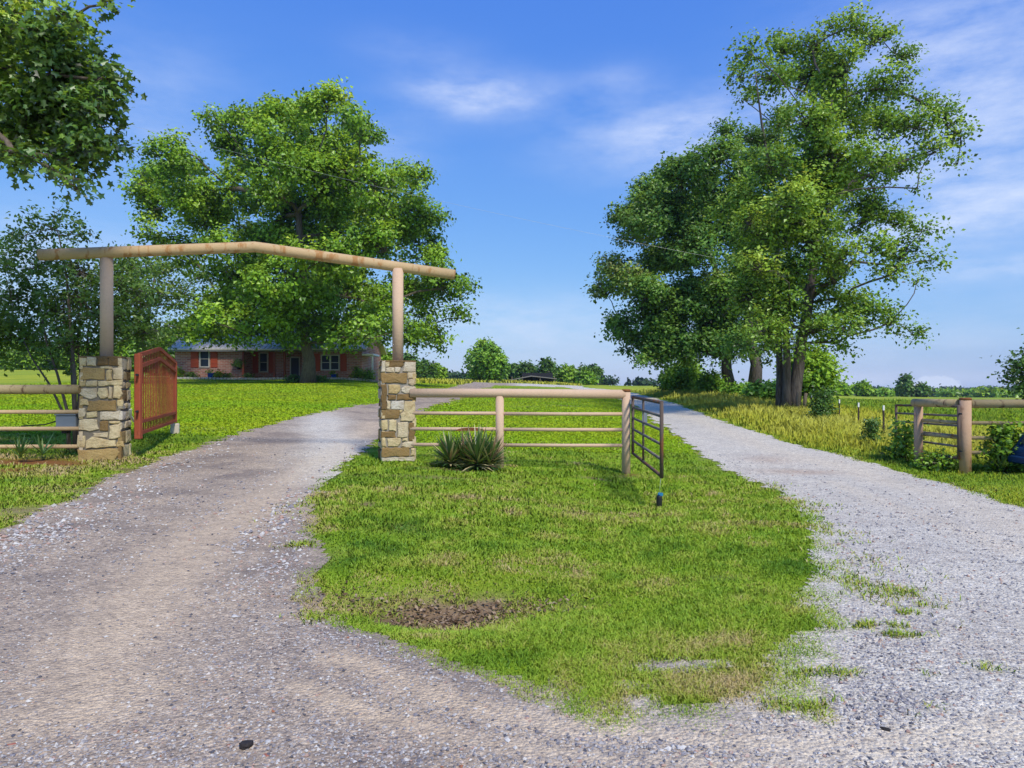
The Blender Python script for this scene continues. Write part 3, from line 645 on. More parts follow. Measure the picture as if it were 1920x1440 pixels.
tp_, tr_ = flare(base+np.array([-.02, 0, 0]), P(1528, 470, 30), .27, .19, 8, .02, 4, 1.3); t2 = P(1560, 190, 30.5)
tp_ = tp_+[P(1545, 320, 30.2), t2]; tr_ = tr_+[.13, .05]
s1 = flare(base+np.array([-.50, .15, 0]), P(1458, 420, 30.6), .16, .10, 7, .03, 6, 1.35)
s2 = flare(base+np.array([-.30, -.1, 0]), P(1474, 560, 29.7), .19, .12, 6, .03, 7, 1.35)
s3 = ([P(1462, 420, 30.6), P(1440, 300, 30.8), P(1428, 230, 31), P(1415, 130, 31)], [.10, .07, .05, .02])
s4 = ([P(1528, 420, 30), P(1600, 340, 30.5), P(1700, 300, 31), P(1780, 270, 31)], [.13, .09, .05, .02])
s5 = ([P(1520, 560, 30), P(1600, 490, 30), P(1690, 500, 30)], [.11, .07, .02])
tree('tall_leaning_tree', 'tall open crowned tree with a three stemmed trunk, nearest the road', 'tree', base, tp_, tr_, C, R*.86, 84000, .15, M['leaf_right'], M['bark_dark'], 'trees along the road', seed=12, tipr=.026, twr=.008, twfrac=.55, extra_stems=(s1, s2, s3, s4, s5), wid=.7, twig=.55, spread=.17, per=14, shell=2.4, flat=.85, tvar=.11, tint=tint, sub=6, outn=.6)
# mistletoe-like dark clump / nest
C = np.array([P(1413, 256, 30.9), P(1448, 258, 30.9), P(1426, 262, 31)]); V, Fc, tn, o, bi = leaves(C, np.array([.33, .3, .3]), 1500, .09, tint=[-.3, -.3, -.3], seed=3, twig=.1, spread=.08)
tag(mesh_np('mistletoe_clump', V, Fc, M['leaf_dark'], None, {'tint': ('FACE', tn)}), 'dark round mistletoe clump high in the tall leaning tree', 'mistletoe')
# ---- rear trees of the group
QB = [(490,440,45),(470,520,65),(400,530,75),(330,600,85),(240,620,75),(170,680,75),(130,720,40),(230,720,90),(330,720,100),(420,640,90),(500,600,70),(170,790,50),(90,900,45),(70,985,42),(140,930,65),(200,1000,80),(130,1085,55),(175,1160,50),(200,1215,25),(280,900,100),(400,850,100),(300,1020,110),(420,960,110),(400,1080,110),(300,1130,100),(480,1120,100),(480,1000,90),(350,800,90),(520,820,90),(560,930,80),(300,1180,90,-2),(420,1190,80,-2),(500,1160,70,-2),(260,1100,80,-2),(440,760,90,-2),(540,780,90,-2),(540,980,90,-2),(540,700,80),(600,560,80),(590,470,60),(560,1080,80)]
tA = [b for b in QB if b[0] < 350]; tB = [b for b in QB if b[0] >= 350]
for k, (bl, bx, Yd, lab, sd) in enumerate(((tA, 1372, 52, 'dark green tree leaning over the road, left in the right-hand group', 21), (tB, 1413, 50, 'dense dark tree with a single thick trunk, middle of the right-hand group', 22))):
    base = GP(bx, Yd); C, R = px_blobs(bl, Yd, 6.5, 1330 if k == 0 else 1390, sd, 1.846, 1100, 20)
    top = P(1330, 420, Yd) if k == 0 else P(1400, 330, Yd)
    tp_, tr_ = flare(base, top, .46 if k else .44, .12, 8, .05, sd, 1.25)
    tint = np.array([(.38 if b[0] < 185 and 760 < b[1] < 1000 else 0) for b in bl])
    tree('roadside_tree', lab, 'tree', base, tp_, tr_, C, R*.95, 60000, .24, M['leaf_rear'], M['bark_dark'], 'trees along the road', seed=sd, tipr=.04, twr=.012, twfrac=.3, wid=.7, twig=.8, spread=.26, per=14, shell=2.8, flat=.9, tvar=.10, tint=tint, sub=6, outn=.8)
# ---- star leaved branches of the near tree at the upper left
SB = [(40,60,60),(60,160,80),(40,270,60),(150,120,65),(240,60,40),(300,90,38),(390,20,28),(430,5,18),(230,180,75),(330,230,65),(400,300,55),(455,310,30),(300,330,80),(200,280,80),(120,380,80),(240,420,80),(350,420,65),(430,400,35),(430,545,40),(340,530,65),(230,520,80),(120,500,80),(30,480,60),(50,590,45),(130,615,38),(60,655,18),(210,610,45),(270,620,55),(285,690,32),(300,735,14),(340,615,25),(-60,100,90),(-60,300,90),(-70,500,90),(-200,200,120),(-200,420,120),(-150,-60,110),(60,-80,90),(-330,60,140),(-330,320,140)]
C, R = px_blobs(SB, 9.2, 1.1, -60, 6, 2.057, 0, 0)
base = np.array([-10.2, 9.4, gz1(-10.2, 9.4)]); tp_, tr_ = flare(base, np.array([-9.6, 9.3, 7.5]), .24, .08, 7, .03, 5)
tint = np.array([.34 if (b[0] < 75 and (b[1] < 330 or 440 < b[1] < 560)) else (.16 if b[1] < 120 else -.08) for b in SB])  # sunlit left edge, brighter top and shaded remainder put into the leaf colour
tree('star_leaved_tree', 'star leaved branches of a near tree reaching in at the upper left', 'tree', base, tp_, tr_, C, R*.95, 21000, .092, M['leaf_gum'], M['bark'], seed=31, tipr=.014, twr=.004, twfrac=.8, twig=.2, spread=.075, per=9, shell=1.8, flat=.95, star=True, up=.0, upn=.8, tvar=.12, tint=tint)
# ---- crape-myrtle like shrub behind the left pillar
MBL = [(100,430,28),(50,440,26),(110,395,16),(150,440,26),(30,470,26),(70,500,50),(150,510,50),(220,530,50),(20,560,46),(100,580,70),(200,600,60),(262,560,42),(270,620,46),(50,640,62),(130,650,62),(200,655,45),(0,620,55),(-40,560,60),(250,500,32),(60,415,14),(-60,640,60),(150,560,60),(10,500,30)]
base = GP(140, 12.2); C, R = px_blobs(MBL, 13.0, .75, 120, 7, 1, 0, 0)
stems = []
for dx, top, r0 in ((-.12, (80, 600), .028), (.07, (172, 585), .032), (.0, (120, 560), .034), (.14, (205, 620), .024), (-.05, (45, 640), .024), (.03, (150, 600), .03)):
    b0 = base+np.array([dx, 0, -.05]); tpp = P(top[0], top[1], 12.8+dx*3); up_ = np.array([0, 0, 1.])
    stems.append(([b0, b0*.82+tpp*.18+np.array([-dx*.5, .05, .25]), b0*.5+tpp*.5+np.array([.04, 0, .22]), b0*.2+tpp*.8+np.array([-.03, 0, .1]), tpp], [r0, r0*.95, r0*.75, r0*.55, r0*.35]))
tree('crape_myrtle', 'multi stemmed dark leaved shrub tree behind the left stone pillar', 'small tree', base, [base-np.array([0, 0, .1]), base*.6+P(128, 520, 12.4)*.4+np.array([.05, 0, 0]), P(125, 520, 12.4), P(110, 440, 12.4)], [.036, .03, .02, .008], C, R*.9, 19000, .078, M['leaf_crape'], M['bark'], seed=41, tipr=.008, twr=.0035, twfrac=.8, extra_stems=stems, wid=.55, twig=.34, spread=.05, per=14, shell=1.7, up=.8, flat=1., upn=.6, tvar=.1, tint=np.array([.05 if b[1] > 600 else -.06 for b in MBL]))

# ---- smaller and far trees
def auto_tree(name, label, cat, px, Y, top, wpx, n, leaf, lmat, group=None, seed=1, low=.22, nb=22, tr=None, bmat='bark', shape=1., **kw):
    r_ = np.random.default_rng(seed); base = GP(px, Y); ht = P(px, top, Y)[2]-base[2]; w = wpx/F*Y/2
    C = []; R = []
    for k in range(nb):
        f = (k+.5)/nb; z = low+(1-low)*f*.92; prof = math.sin(math.pi*min(1, .18+.82*(1-(1-f)**1.0)**shape*.98))
        prof = max(.25, prof); a = k*2.4+r_.uniform(-.4, .4); rad = w*prof*r_.uniform(.25, .72)
        C.append(base+np.array([math.cos(a)*rad, math.sin(a)*rad, z*ht])); R.append(max(.10*ht, w*.36*prof)*r_.uniform(.8, 1.15))
    tr = tr or max(.04, ht*.022)
    tp_, trr = flare(base, base+np.array([0, 0, ht*.8]), tr, tr*.25, 6, .03, seed)
    return tree(name, label, cat, base, tp_, trr, np.array(C), np.array(R), n, leaf, lmat, M[bmat], group, seed=seed, tipr=max(.015, tr*.18), twfrac=.1, twr=.006, wid=.75, **kw)
auto_tree('round_tree', 'bright round light green tree standing alone mid field', 'tree', 917, 118, 647, 76, 9000, .55, M['leaf_bright'], seed=51, low=.12, nb=26, twig=.7, spread=.45, per=10)
auto_tree('field_tree', 'taller darker tree right behind the bright round tree', 'tree', 908, 132, 641, 80, 6000, .6, M['leaf_oak'], seed=52, low=.2, twig=.8, spread=.5, per=10)
FG = 'trees around the dark shed'
for px, Y, top, w, s_, lab, mt in ((985, 160, 681, 52, 53, 'spreading dark tree behind left end of the dark shed', 'leaf_dark'), (1026, 155, 678, 30, 54, 'slim tall tree rising behind the dark shed', 'leaf_dark'), (1064, 150, 690, 30, 55, 'small rounded tree right of the dark shed', 'leaf_oak'), (1106, 160, 686, 56, 56, 'wide airy tree farthest right of the dark shed', 'leaf_dark'), (1098, 148, 700, 26, 57, 'low bright bush under the wide airy tree', 'leaf_bright'), (962, 165, 686, 30, 58, 'dark tree just right of the bright round tree', 'leaf_dark')):
    auto_tree('field_tree', lab, 'tree', px, Y, top, w, 3200, .7, M[mt], FG, seed=s_, low=.15, nb=14, twig=.8, spread=.5, per=8)
FG = 'trees right of the house'
for px, Y, top, w, s_, lab, mt in ((795, 120, 680, 34, 61, 'dark small tree first right of the right pillar', 'leaf_dark'), (818, 125, 687, 30, 62, 'lighter small tree farther right of the right pillar', 'leaf_oak'), (765, 95, 668, 50, 63, 'dark tree showing just behind the right pillar', 'leaf_dark'), (715, 85, 655, 50, 64, 'green tree behind the white porch of the house', 'leaf_oak'), (775, 135, 692, 40, 65, 'low bushy tree between small dark trees and the pillar', 'leaf_oak')):
    auto_tree('field_tree', lab, 'tree', px, Y, top, w, 3600, .5, M[mt], FG, seed=s_, low=.08, nb=16, twig=.7, spread=.4, per=8)
FG = 'trees at the far left of the field'
for px, Y, top, w, s_, lab, mt in ((300, 75, 622, 70, 71, 'bright green tree at left end of the brick house', 'leaf_bright'), (245, 95, 628, 110, 72, 'leafy tree behind left end of the brick house', 'leaf_oak'), (60, 115, 640, 120, 73, 'green tree across the hay field behind the shrub', 'leaf_oak'), (-20, 120, 628, 130, 74, 'green tree across the hay field at the left photo edge', 'leaf_oak'), (150, 118, 645, 110, 75, 'leafy tree across the hay field behind left pillar', 'leaf_oak'), (350, 84, 600, 90, 76, 'tall tree rising behind the left half of the roof', 'leaf_dark')):
    auto_tree('field_tree', lab, 'tree', px, Y, top, w, 5200, .5, M[mt], FG, seed=s_, low=.05, nb=20, twig=.7, spread=.4, per=10)
FG = 'trees in the far right field'
for px, Y, top, w, s_, lab, mt in ((1697, 190, 705, 26, 81, 'tallest slim tree in the far right field', 'leaf_dark'), (1727, 190, 722, 24, 82, 'small dark tree right of the tallest far tree', 'leaf_dark'), (1617, 170, 719, 22, 83, 'compact dark tree in the far field above the steel posts', 'leaf_oak'), (1570, 140, 719, 40, 84, 'low spreading tree in the far field beside the big trunk', 'leaf_oak'), (1657, 175, 735, 26, 85, 'pale bush left of the tallest far tree', 'leaf_bright'), (1548, 150, 728, 26, 86, 'pale bush nearest the big trunk in the far field', 'leaf_bright')):
    auto_tree('field_tree', lab, 'tree', px, Y, top, w, 2600, .7, M[mt], FG, seed=s_, low=.08, nb=14, twig=.8, spread=.5, per=8)
auto_tree('roadside_tree', 'low light green tree behind and right of the three stemmed trunk', 'tree', 1520, 44, 655, 110, 9000, .24, M['leaf_oak'], 'trees along the road', seed=91, low=.25, twig=.6, spread=.22, per=12)
SG = 'bushes under the roadside trees'
for px, Y, top, w, s_, lab, mt, n in ((1335, 52, 702, 42, 92, 'bright round bush left of the dark trunk', 'leaf_bright', 3500), (1285, 60, 668, 90, 93, 'large leafy bush under left edge of the leaning crown', 'leaf_oak', 7000), (1255, 66, 690, 40, 100, 'low dark bush at the left end of the roadside trees', 'leaf_dark', 3000), (1440, 40, 728, 90, 94, 'green thicket left of the three stemmed trunk', 'leaf_bright', 6000), (1385, 46, 730, 60, 99, 'low green thicket at foot of the dark trunk', 'leaf_bright', 4000), (1310, 63, 700, 70, 108, 'leafy undergrowth bush behind the bright round bush', 'leaf_oak', 4000)):
    auto_tree('bush', lab, 'bush', px, Y, top, w, n, .22, M[mt], SG, seed=s_, low=.1, nb=14, twig=.4, spread=.25, per=10)
auto_tree('cedar_sapling', 'young dark cedar beside the row of steel posts', 'sapling', 1543, 24, 735, 44, 3800, .07, M['leaf_dark'], seed=95, low=.05, nb=14, twig=.25, spread=.09, per=12)
auto_tree('cedar_sapling', 'tiny dark cedar between two steel posts', 'sapling', 1636, 16.5, 786, 24, 1500, .05, M['leaf_dark'], seed=96, low=.05, nb=10, twig=.14, spread=.05, per=12)
auto_tree('weed_bush', 'leafy green weeds growing through the right field gate', 'weeds', 1696, 14.0, 796, 50, 900, .08, M['leaf_oak'], seed=97, low=.02, nb=12, up=.8, twig=.2, spread=.09, per=9, tint=np.full(12, -.12))
auto_tree('weed_bush', 'low leafy weeds under the right field gate, by the post', 'weeds', 1752, 12.9, 856, 100, 1000, .06, M['leaf_oak'], seed=98, low=.02, nb=12, twig=.16, spread=.08, per=9, tint=np.full(12, -.12))
auto_tree('vine', 'dark leafy vine over the fence rails beside the blue car', 'vine', 1884, 12.4, 800, 56, 1700, .08, M['leaf_oak'], seed=103, low=.05, nb=14, up=.7, tint=np.full(14, -.14), twig=.2, spread=.09, per=9)
auto_tree('edge_tree', 'dark tree whose branch tip enters at the right photo edge', 'tree', 1975, 26, 640, 165, 6000, .14, M['leaf_dark'], seed=104, low=.38, nb=18, twig=.5, spread=.18, per=10)
# far woods, one mass each
def wood(name, label, segs, leaf, n, mat, seed):
    r_ = np.random.default_rng(seed); C = []; R = []
    for x0, x1, Y, top, k in segs:
        for q in range(k):
            px = r_.uniform(x0, x1); Yq = Y*r_.uniform(.94, 1.08); b = GP(px, Yq); tp2 = P(px, top, Yq)[2]; hh = max(2., tp2-b[2])*r_.uniform(.72, 1.06); rr = r_.uniform(.28, .42)*hh
            C += [b+np.array([0, 0, hh-rr]), b+np.array([r_.normal(0, rr*.5), 0, hh*.45])]; R += [rr, rr*1.05]
    V, Fc, tn, o, bi = leaves(np.array(C), np.array(R), n, leaf, .8, twig=leaf, spread=leaf*.6, per=6, shell=3, seed=seed, tint=r_.normal(0, .13, len(C)))
    o = mesh_np(name, V, Fc, mat, None, {'tint': ('FACE', tn)}); tag(o, label, 'wood', kind='stuff'); return o
wood('far_wood', 'hazy wooded ridge along the far right horizon', [(1470, 2100, 620, 727, 130), (1470, 2100, 420, 732, 90), (1180, 1330, 330, 717, 26)], 2.0, 22000, M['leaf_far'], 5)
wood('near_wood', 'lighter trees in front of the wooded ridge at right', [(1560, 1960, 300, 737, 34), (1760, 1960, 270, 734, 18)], 1.4, 9000, M['leaf_oak'], 6)
wood('back_wood', 'low dark wood on the horizon behind the house field', [(690, 900, 260, 701, 60), (900, 1150, 300, 708, 40)], 1.2, 9000, M['leaf_far'], 7)
wood('left_wood', 'dark tree belt across the hay field at left', [(-250, 330, 150, 662, 70)], .9, 16000, M['leaf_dark'], 8)

# ------------------------------------------------------------------ stone pillars
t = NT('rubble_stone'); v = t.coord('Object'); n1 = t.noise(v, 5, 6, .65); n2 = t.noise(v, 30, 6, .7)
c = t.ramp(t.attr('tint'), [(0, (.10, .068, .035)), (.2, (.24, .155, .065)), (.4, (.46, .33, .14)), (.6, (.64, .52, .29)), (.8, (.62, .52, .36)), (1, (.60, .56, .48))])
c = t.mix(t.ramp(n1, [(.45, 0), (.72, .6)]), c, (.30, .17, .06)); c = t.mix(t.math('MULTIPLY', t.ramp(n2, [(.3, .8), (.5, 0)]), .45), c, (.12, .10, .08))
t.principled(c, .9, 0, t.bump(t.math('ADD', n1, t.math('MULTIPLY', n2, .5)), .7, .04), .15); M['stone'] = t.m
M['mortar'] = m_plain('grey_mortar', (.30, .27, .23), .95, 0, .25, 20, .4)
M['mortar_dk'] = m_plain('grey_brown_mortar', (.19, .165, .13), .95, 0, .25, 20, .4)
# stones traced on the photograph: (polygon in face units 0..1 across, 0..1 up ; tone)
def rect(x0, y0, x1, y1): return [(x0, y0), (x1, y0), (x1, y1), (x0, y1)]
# right pillar, in pixels of a 1551x1440 enlargement: x 172..535, y 195..1240
RP = [(rect(172,196,212,315),.9),([(218,200),(262,200),(250,258),(216,262)],.72),([(262,200),(408,202),(400,262),(250,262)],.12),([(412,205),(535,205),(535,312),(398,308),(404,262)],.86),(rect(216,268,308,318),.8),(rect(312,268,372,316),.86),(rect(172,326,440,428),.22),([(448,318),(530,320),(530,378),(448,384)],.78),([(460,388),(520,382),(522,448),(486,458),(456,440)],.82),(rect(172,436,228,705),.14),([(244,448),(366,444),(370,520),(330,540),(246,534)],.46),([(382,486),(420,462),(520,466),(520,538),(420,538),(380,510)],.9),(rect(240,548,326,602),.16),(rect(334,544,522,606),.2),(rect(230,614,266,700),.72),(rect(274,614,414,700),.96),([(420,620),(524,618),(524,800),(500,828),(372,822),(372,760),(400,720)],.66),(rect(172,708,358,800),.2),([(366,706),(396,712),(370,752),(362,730)],.6),([(174,810),(240,812),(238,915),(190,918),(172,880)],.56),([(250,810),(326,810),(326,930),(248,918)],.68),([(336,840),(448,838),(454,930),(440,994),(340,994)],.78),(rect(460,842,520,1034),.18),(rect(172,930,318,992),.16),(rect(176,1000,222,1090),.58),([(232,1000),(376,1000),(380,1040),(350,1090),(240,1088)],.62),([(388,1006),(452,1002),(452,1034),(388,1034)],.66),([(384,1060),(420,1042),(520,1042),(518,1100),(440,1106),(380,1086)],.84),(rect(180,1098,470,1192),.3),(rect(478,1112,518,1192),.66),(rect(172,1200,520,1240),.88)]
RP = [([((x-172)/363, (1240-y_)/1045) for x, y_ in p], c) for p, c in RP]
LP = [(rect(460,722,500,772),.62),([(502,724),(558,722),(556,774),(502,772)],.7),([(562,722),(622,722),(624,768),(562,772)],.1),([(626,724),(692,722),(692,774),(628,768)],.08),(rect(580,776,648,792),.66),([(464,784),(604,780),(606,848),(462,850)],.4),(rect(612,796,646,852),.56),([(652,786),(708,782),(706,850),(652,850)],.74),([(462,854),(494,854),(494,888),(462,888)],.5),([(500,856),(558,856),(558,888),(500,888)],.62),([(566,860),(704,852),(704,880),(566,886)],.6),([(466,900),(558,896),(558,948),(520,960),(464,930)],.84),([(566,894),(620,892),(624,950),(580,960),(564,930)],.66),(rect(628,892,648,960),.7),([(654,884),(690,884),(706,930),(690,960),(654,950)],.6),([(462,962),(506,958),(520,990),(462,998)],.54),([(516,968),(668,966),(668,1024),(506,1022)],.28),(rect(676,962,708,998),.6),([(458,1008),(494,1006),(498,1040),(480,1062),(458,1060)],.76),(rect(498,1030,564,1060),.6),([(576,1032),(692,1026),(692,1076),(576,1074)],.82),([(458,1072),(560,1072),(568,1130),(520,1138),(456,1130)],.7),(rect(574,1082,624,1134),.22),([(632,1106),(692,1100),(694,1170),(660,1186),(628,1180)],.66),(rect(630,1082,690,1096),.6),([(540,1148),(620,1144),(624,1172),(540,1166)],.72),([(452,1160),(490,1158),(492,1228),(450,1226)],.6),([(498,1190),(530,1168),(668,1192),(670,1226),(498,1230)],.63),(rect(676,1196,716,1226),.42),([(452,1240),(680,1236),(690,1260),(660,1302),(456,1302)],.36)]
LP = [([((x-456)/250, (1305-y_)/585) for x, y_ in p], c) for p, c in LP]
def pillar(name, label, cx, cy, w, d, z0, ztop, rz, front, seed, mort):
    r_ = random.Random(seed); e = empty(name, (cx, cy, z0), rz); tag(e, label, 'pillar', 'stone gate pillars')
    ex = np.array([math.cos(rz), math.sin(rz), 0]); ey = np.array([-math.sin(rz), math.cos(rz), 0]); c = np.array([cx, cy, 0]); up = np.array([0, 0, 1.])
    zb = z0-.25
    mb = MB(); mb.box(c+up*(zb+ztop)/2, (w-.06, d-.06, ztop-zb-.02), rz); mb.build('mortar_core', mort, e)
    sb = MB(); hh = ztop-z0
    def stone(poly, o, e1, nrm, wf, tone):
        pts = [(p[0]*wf, z0+p[1]*hh) for p in poly]; cxp = sum(p[0] for p in pts)/len(pts); czp = sum(p[1] for p in pts)/len(pts)
        dens = []
        for i in range(len(pts)):
            a, b = pts[i], pts[(i+1) % len(pts)]; L = math.hypot(b[0]-a[0], b[1]-a[1]); k = max(2, int(L/.07))
            for q in range(k):
                f = q/k; j = .011
                dens.append((a[0]*(1-f)+b[0]*f+r_.uniform(-j, j), a[1]*(1-f)+b[1]*f+r_.uniform(-j, j)))
        n = len(dens); th = r_.uniform(.018, .038); V = []
        sm = min(max(p[0] for p in dens)-min(p[0] for p in dens), max(p[1] for p in dens)-min(p[1] for p in dens))
        for inset, dep in ((0, -.03), (.0, th*.55), (.012, th*.92), (.32*sm, th*1.02)):
            for x, z in dens:
                L = math.hypot(x-cxp, z-czp)+1e-6; f = max(0., 1-inset/L) if inset < .02 else max(.35, 1-inset/L)
                V.append(o+e1*(cxp+(x-cxp)*f)+up*(czp+(z-czp)*f)+nrm*(dep+r_.uniform(-.003, .004)*(inset > .01)-.03))
        fs = []
        for k in range(3):
            for i in range(n): fs.append((k*n+i, k*n+(i+1) % n, (k+1)*n+(i+1) % n, (k+1)*n+i))
        V.append(o+e1*cxp+up*czp+nrm*(th-.03+r_.uniform(-.004, .008))); fs += [(3*n+i, 3*n+(i+1) % n, 4*n) for i in range(n)]
        sb.tint = min(1, max(0, tone+r_.uniform(-.04, .04))); sb.add(V, fs)
    o = c-ex*w/2-ey*d/2
    for p, tone in front: stone(p, o, ex, -ey, w, tone)
    def rnd_face():
        out = []; z = 0
        while z < .98:
            hrow = min(r_.uniform(.07, .15), 1-z)
            if 1-z-hrow < .05: hrow = 1-z
            x = 0
            while x < .98:
                ww = min(r_.uniform(.25, .6), 1-x)
                if 1-x-ww < .15: ww = 1-x
                g = .018; out.append(([(x+g+r_.uniform(0, .02), z+g*.6), (x+ww-g, z+g*.6+r_.uniform(0, .01)), (x+ww-g-r_.uniform(0, .03), z+hrow-g*.6), (x+g, z+hrow-g*.6)], r_.choice([.15, .3, .45, .6, .65, .7, .8, .9]))); x += ww
            z += hrow
        return out
    for p, tone in rnd_face(): stone(p, c+ex*w/2-ey*d/2, ey, ex, d, tone)
    for p, tone in rnd_face(): stone(p, c-ex*w/2+ey*d/2, -ey, -ex, d, tone)
    for p, tone in rnd_face(): stone(p, c+ex*w/2+ey*d/2, -ex, ey, w, tone)
    # flat cap stones
    for ix in range(2):
        for iy in range(2):
            sb.tint = r_.choice([.1, .5, .7, .85]); sb.box(c+ex*(ix-.5)*w*.5+ey*(iy-.5)*d*.5+up*(ztop-.012), (w*.49, d*.49, .03), rz, bev=.01)
    sb.build('stone_facing', M['stone'], e); return e
RZ = math.radians(16)
YL, YR = 11.35, 12.35
pl = P(195, 865, YL); pr = P(744, 862, YR)
z_l = gz1(pl[0], pl[1]); z_r = gz1(pr[0], pr[1])
pillL = pillar('stone_pillar', 'cream and brown rubble stone pillar the red gate hangs on', pl[0]+.03, pl[1], .62, .62, H-(865-720)/F*(YL-.3), P(0, 668, YL-.3)[2], RZ, LP, 1, M['mortar_dk'])
pillR = pillar('stone_pillar', 'rubble stone pillar with grey blocks beside the yucca', pr[0], pr[1], .60, .60, H-(865-720)/F*(YR-.3), P(0, 676, YR-.3)[2], RZ, RP, 2, M['mortar'])

# ------------------------------------------------------------------ overhead pipe arch
pa = P(200, 478, YL); pb = P(746, 505, YR)
e = empty('entrance_arch', (pa[0], pa[1], P(0, 668, YL-.3)[2])); tag(e, 'tan rusty pipe arch spanning the two stone pillars', 'arch')
d = (pb-pa)/(746-200)
A = P(74, 478, YL-.27); K = P(478, 463, (YL+YR)/2-.04); B = P(852, 515, YR+.25)
K[2] += .0
m = MB(); m.tube([A, A*.5+K*.5, K+(A-K)*.02, K, K+(B-K)*.02, K*.5+B*.5, B], .092, 20); beam = m.build('crossbeam', M['beam'], e)
for px, Y, yb, yt in ((200, YL, 668, 478), (746, YR, 676, 506)):
    m = MB(); q = P(px, yt, Y); zb = P(0, yb, Y-.3)[2]-.05
    m.tube([(q[0], q[1], zb), (q[0], q[1], q[2]+.02)], .098, 18); m.build('post', M['pipe_pink'], e)
for q, o_ in ((A, K), (B, K)):
    m = MB(); dv = (q-o_)/np.linalg.norm(q-o_); m.tube([q, q+dv*.008], .088, 18, smooth=False); m.build('end_cap', M['rust'], e)

# ------------------------------------------------------------------ red iron gate
hb = np.array([-6.17, 11.45, 0]); fb = np.array([-7.43, 15.3, 0]); L = np.linalg.norm(fb-hb); gx = (fb-hb)/L; up = np.array([0, 0, 1.])
zb, zs, zp = .55, 1.88, 2.08
e = empty('iron_gate', hb+up*zb); tag(e, 'rust red picket gate with a peaked top, swung open', 'gate')
def gp(s, z): return hb+gx*s+up*z
def arch(s): return zs+(zp-zs)*(1-abs(s/L-.5)*2)
m = MB(); m.bar(gp(0, zb-.06), gp(0, zs+.02), .10, bev=.012); m.build('hinge_post', M['iron_red'], e)
m = MB(); m.bar(gp(L, zb), gp(L, zs+.01), .06, bev=.008); m.build('end_stile', M['iron_red'], e)
for nm, z0_, z1_ in (('top_rail', 0, 0), ('chevron_rail', -.19, -.19)):
    m = MB(); m.bar(gp(.05, zs+z0_), gp(L/2, zp+z0_), .045, .065); m.bar(gp(L/2, zp+z0_), gp(L-.03, zs+z0_), .045, .065); m.build(nm, M['iron_red'], e)
for z_ in (zb+.03, zb+.22):
    m = MB(); m.bar(gp(.05, z_), gp(L-.03, z_), .045, .055); m.build('bottom_rail', M['iron_red'], e)
npk = 25
for k in range(npk):
    s_ = .05+(L-.1)*(k+.5)/npk; m = MB(); m.bar(gp(s_, zb+.05), gp(s_, arch(s_)-.03), .015); m.build('picket', M['iron_red'], e)
nv = np.cross(gx, up); 
if nv[1] > 0: nv = -nv
m = MB()
for k in range(16):
    a0, a1 = k/16*2*math.pi, (k+1)/16*2*math.pi; cc = gp(L/2, zp-.36)+nv*.04
    m.tube([cc+(gx*math.cos(a0)+up*math.sin(a0))*.10, cc+(gx*math.cos(a1)+up*math.sin(a1))*.10], .016, 6)
m.box(gp(L/2, zp-.36)+nv*.03, (.09, .02, .09), rz=math.atan2(gx[1], gx[0])); m.build('medallion', M['brass'], e)
m = MB(); q0 = P(251, 767, 11.36); q1 = P(259, 792, 11.6); m.bar(q0+nv*.05, (q0+q1)/2+nv*.07-np.array([.015, 0, 0]), .045, .008); m.bar((q0+q1)/2+nv*.07-np.array([.015, 0, 0]), q1+nv*.05, .045, .008); m.build('reflector_strip', M['white'], e)
for z_ in (.95, 1.55):
    m = MB(); m.tube([gp(-.16, z_), gp(0, z_)], .02, 8); m.build('hinge', M['black'], e)
q = np.array([fb[0]+.02, fb[1]-.05, 0]); zg = gz1(q[0], q[1]); m = MB(); m.box((q[0], q[1], zg+.10), (.17, .17, .26), .35, bev=.02)
tag(m.build('gate_stop_block', M['concrete']), 'small pale block on the lawn under the red gate tip', 'block')

# ------------------------------------------------------------------ pipe fences
def pipe(name, mat, parent, pts, r, n=14): m = MB(); m.tube(pts, r, n); return m.build(name, mat, parent)
YF = 11.15
e = empty('pipe_fence', GP(60, YF)); tag(e, 'tan pipe fence running off left of the red gate pillar', 'fence', 'pipe fences by the gates')
xl = P(-420, 0, YF)[0]; xr = pl[0]-.25
pipe('top_rail', M['pipe_old'], e, [(xl, YF, P(0, 730, YF)[2]), ((xl+xr)/2, YF, P(0, 730, YF)[2]-.004), (xr, YF, P(0, 730, YF)[2])], .076)
for yy in (772, 803.5, 837): pipe('rail', M['pipe_tan'], e, [(xl, YF, P(0, yy, YF)[2]), (xl*.4+xr*.6, YF, P(0, yy, YF)[2]-.006), (xr, YF, P(0, yy, YF)[2])], .032, 10)
xp = P(-340, 0, YF)[0]; pipe('post', M['pipe_tan'], e, [(xp, YF, gz1(xp, YF)-.2), (xp, YF, P(0, 724, YF)[2])], .085)
# centre fence
YC = 12.15
e = empty('pipe_fence', GP(937, YC)); tag(e, 'pinkish tan pipe fence across the grass island, from pillar to small gate', 'fence', 'pipe fences by the gates')
x0 = pr[0]+.27; xm = P(937, 0, YC)[0]; x1 = P(1174, 0, YC)[0]; zt = P(0, 737.5, YC)[2]
pipe('top_rail', M['pipe_pink'], e, [(x0, YC, zt+.006), (xm, YC, zt+.004), (x1-.02, YC, zt-.016)], .079, 18)
pipe('post', M['pipe_pink'], e, [(xm, YC, gz1(xm, YC)-.2), (xm, YC, zt-.05)], .072, 16)
ep = pipe('end_post', M['pipe_pink'], e, [(x1, YC, gz1(x1, YC)-.2), (x1, YC, P(0, 731, YC)[2])], .075, 16)
m = MB(); m.lathe((x1, YC, P(0, 731, YC)[2]), [(.079, -.035), (.082, 0), (.06, .012)], 16); m.build('post_cap', M['rust'], ep)
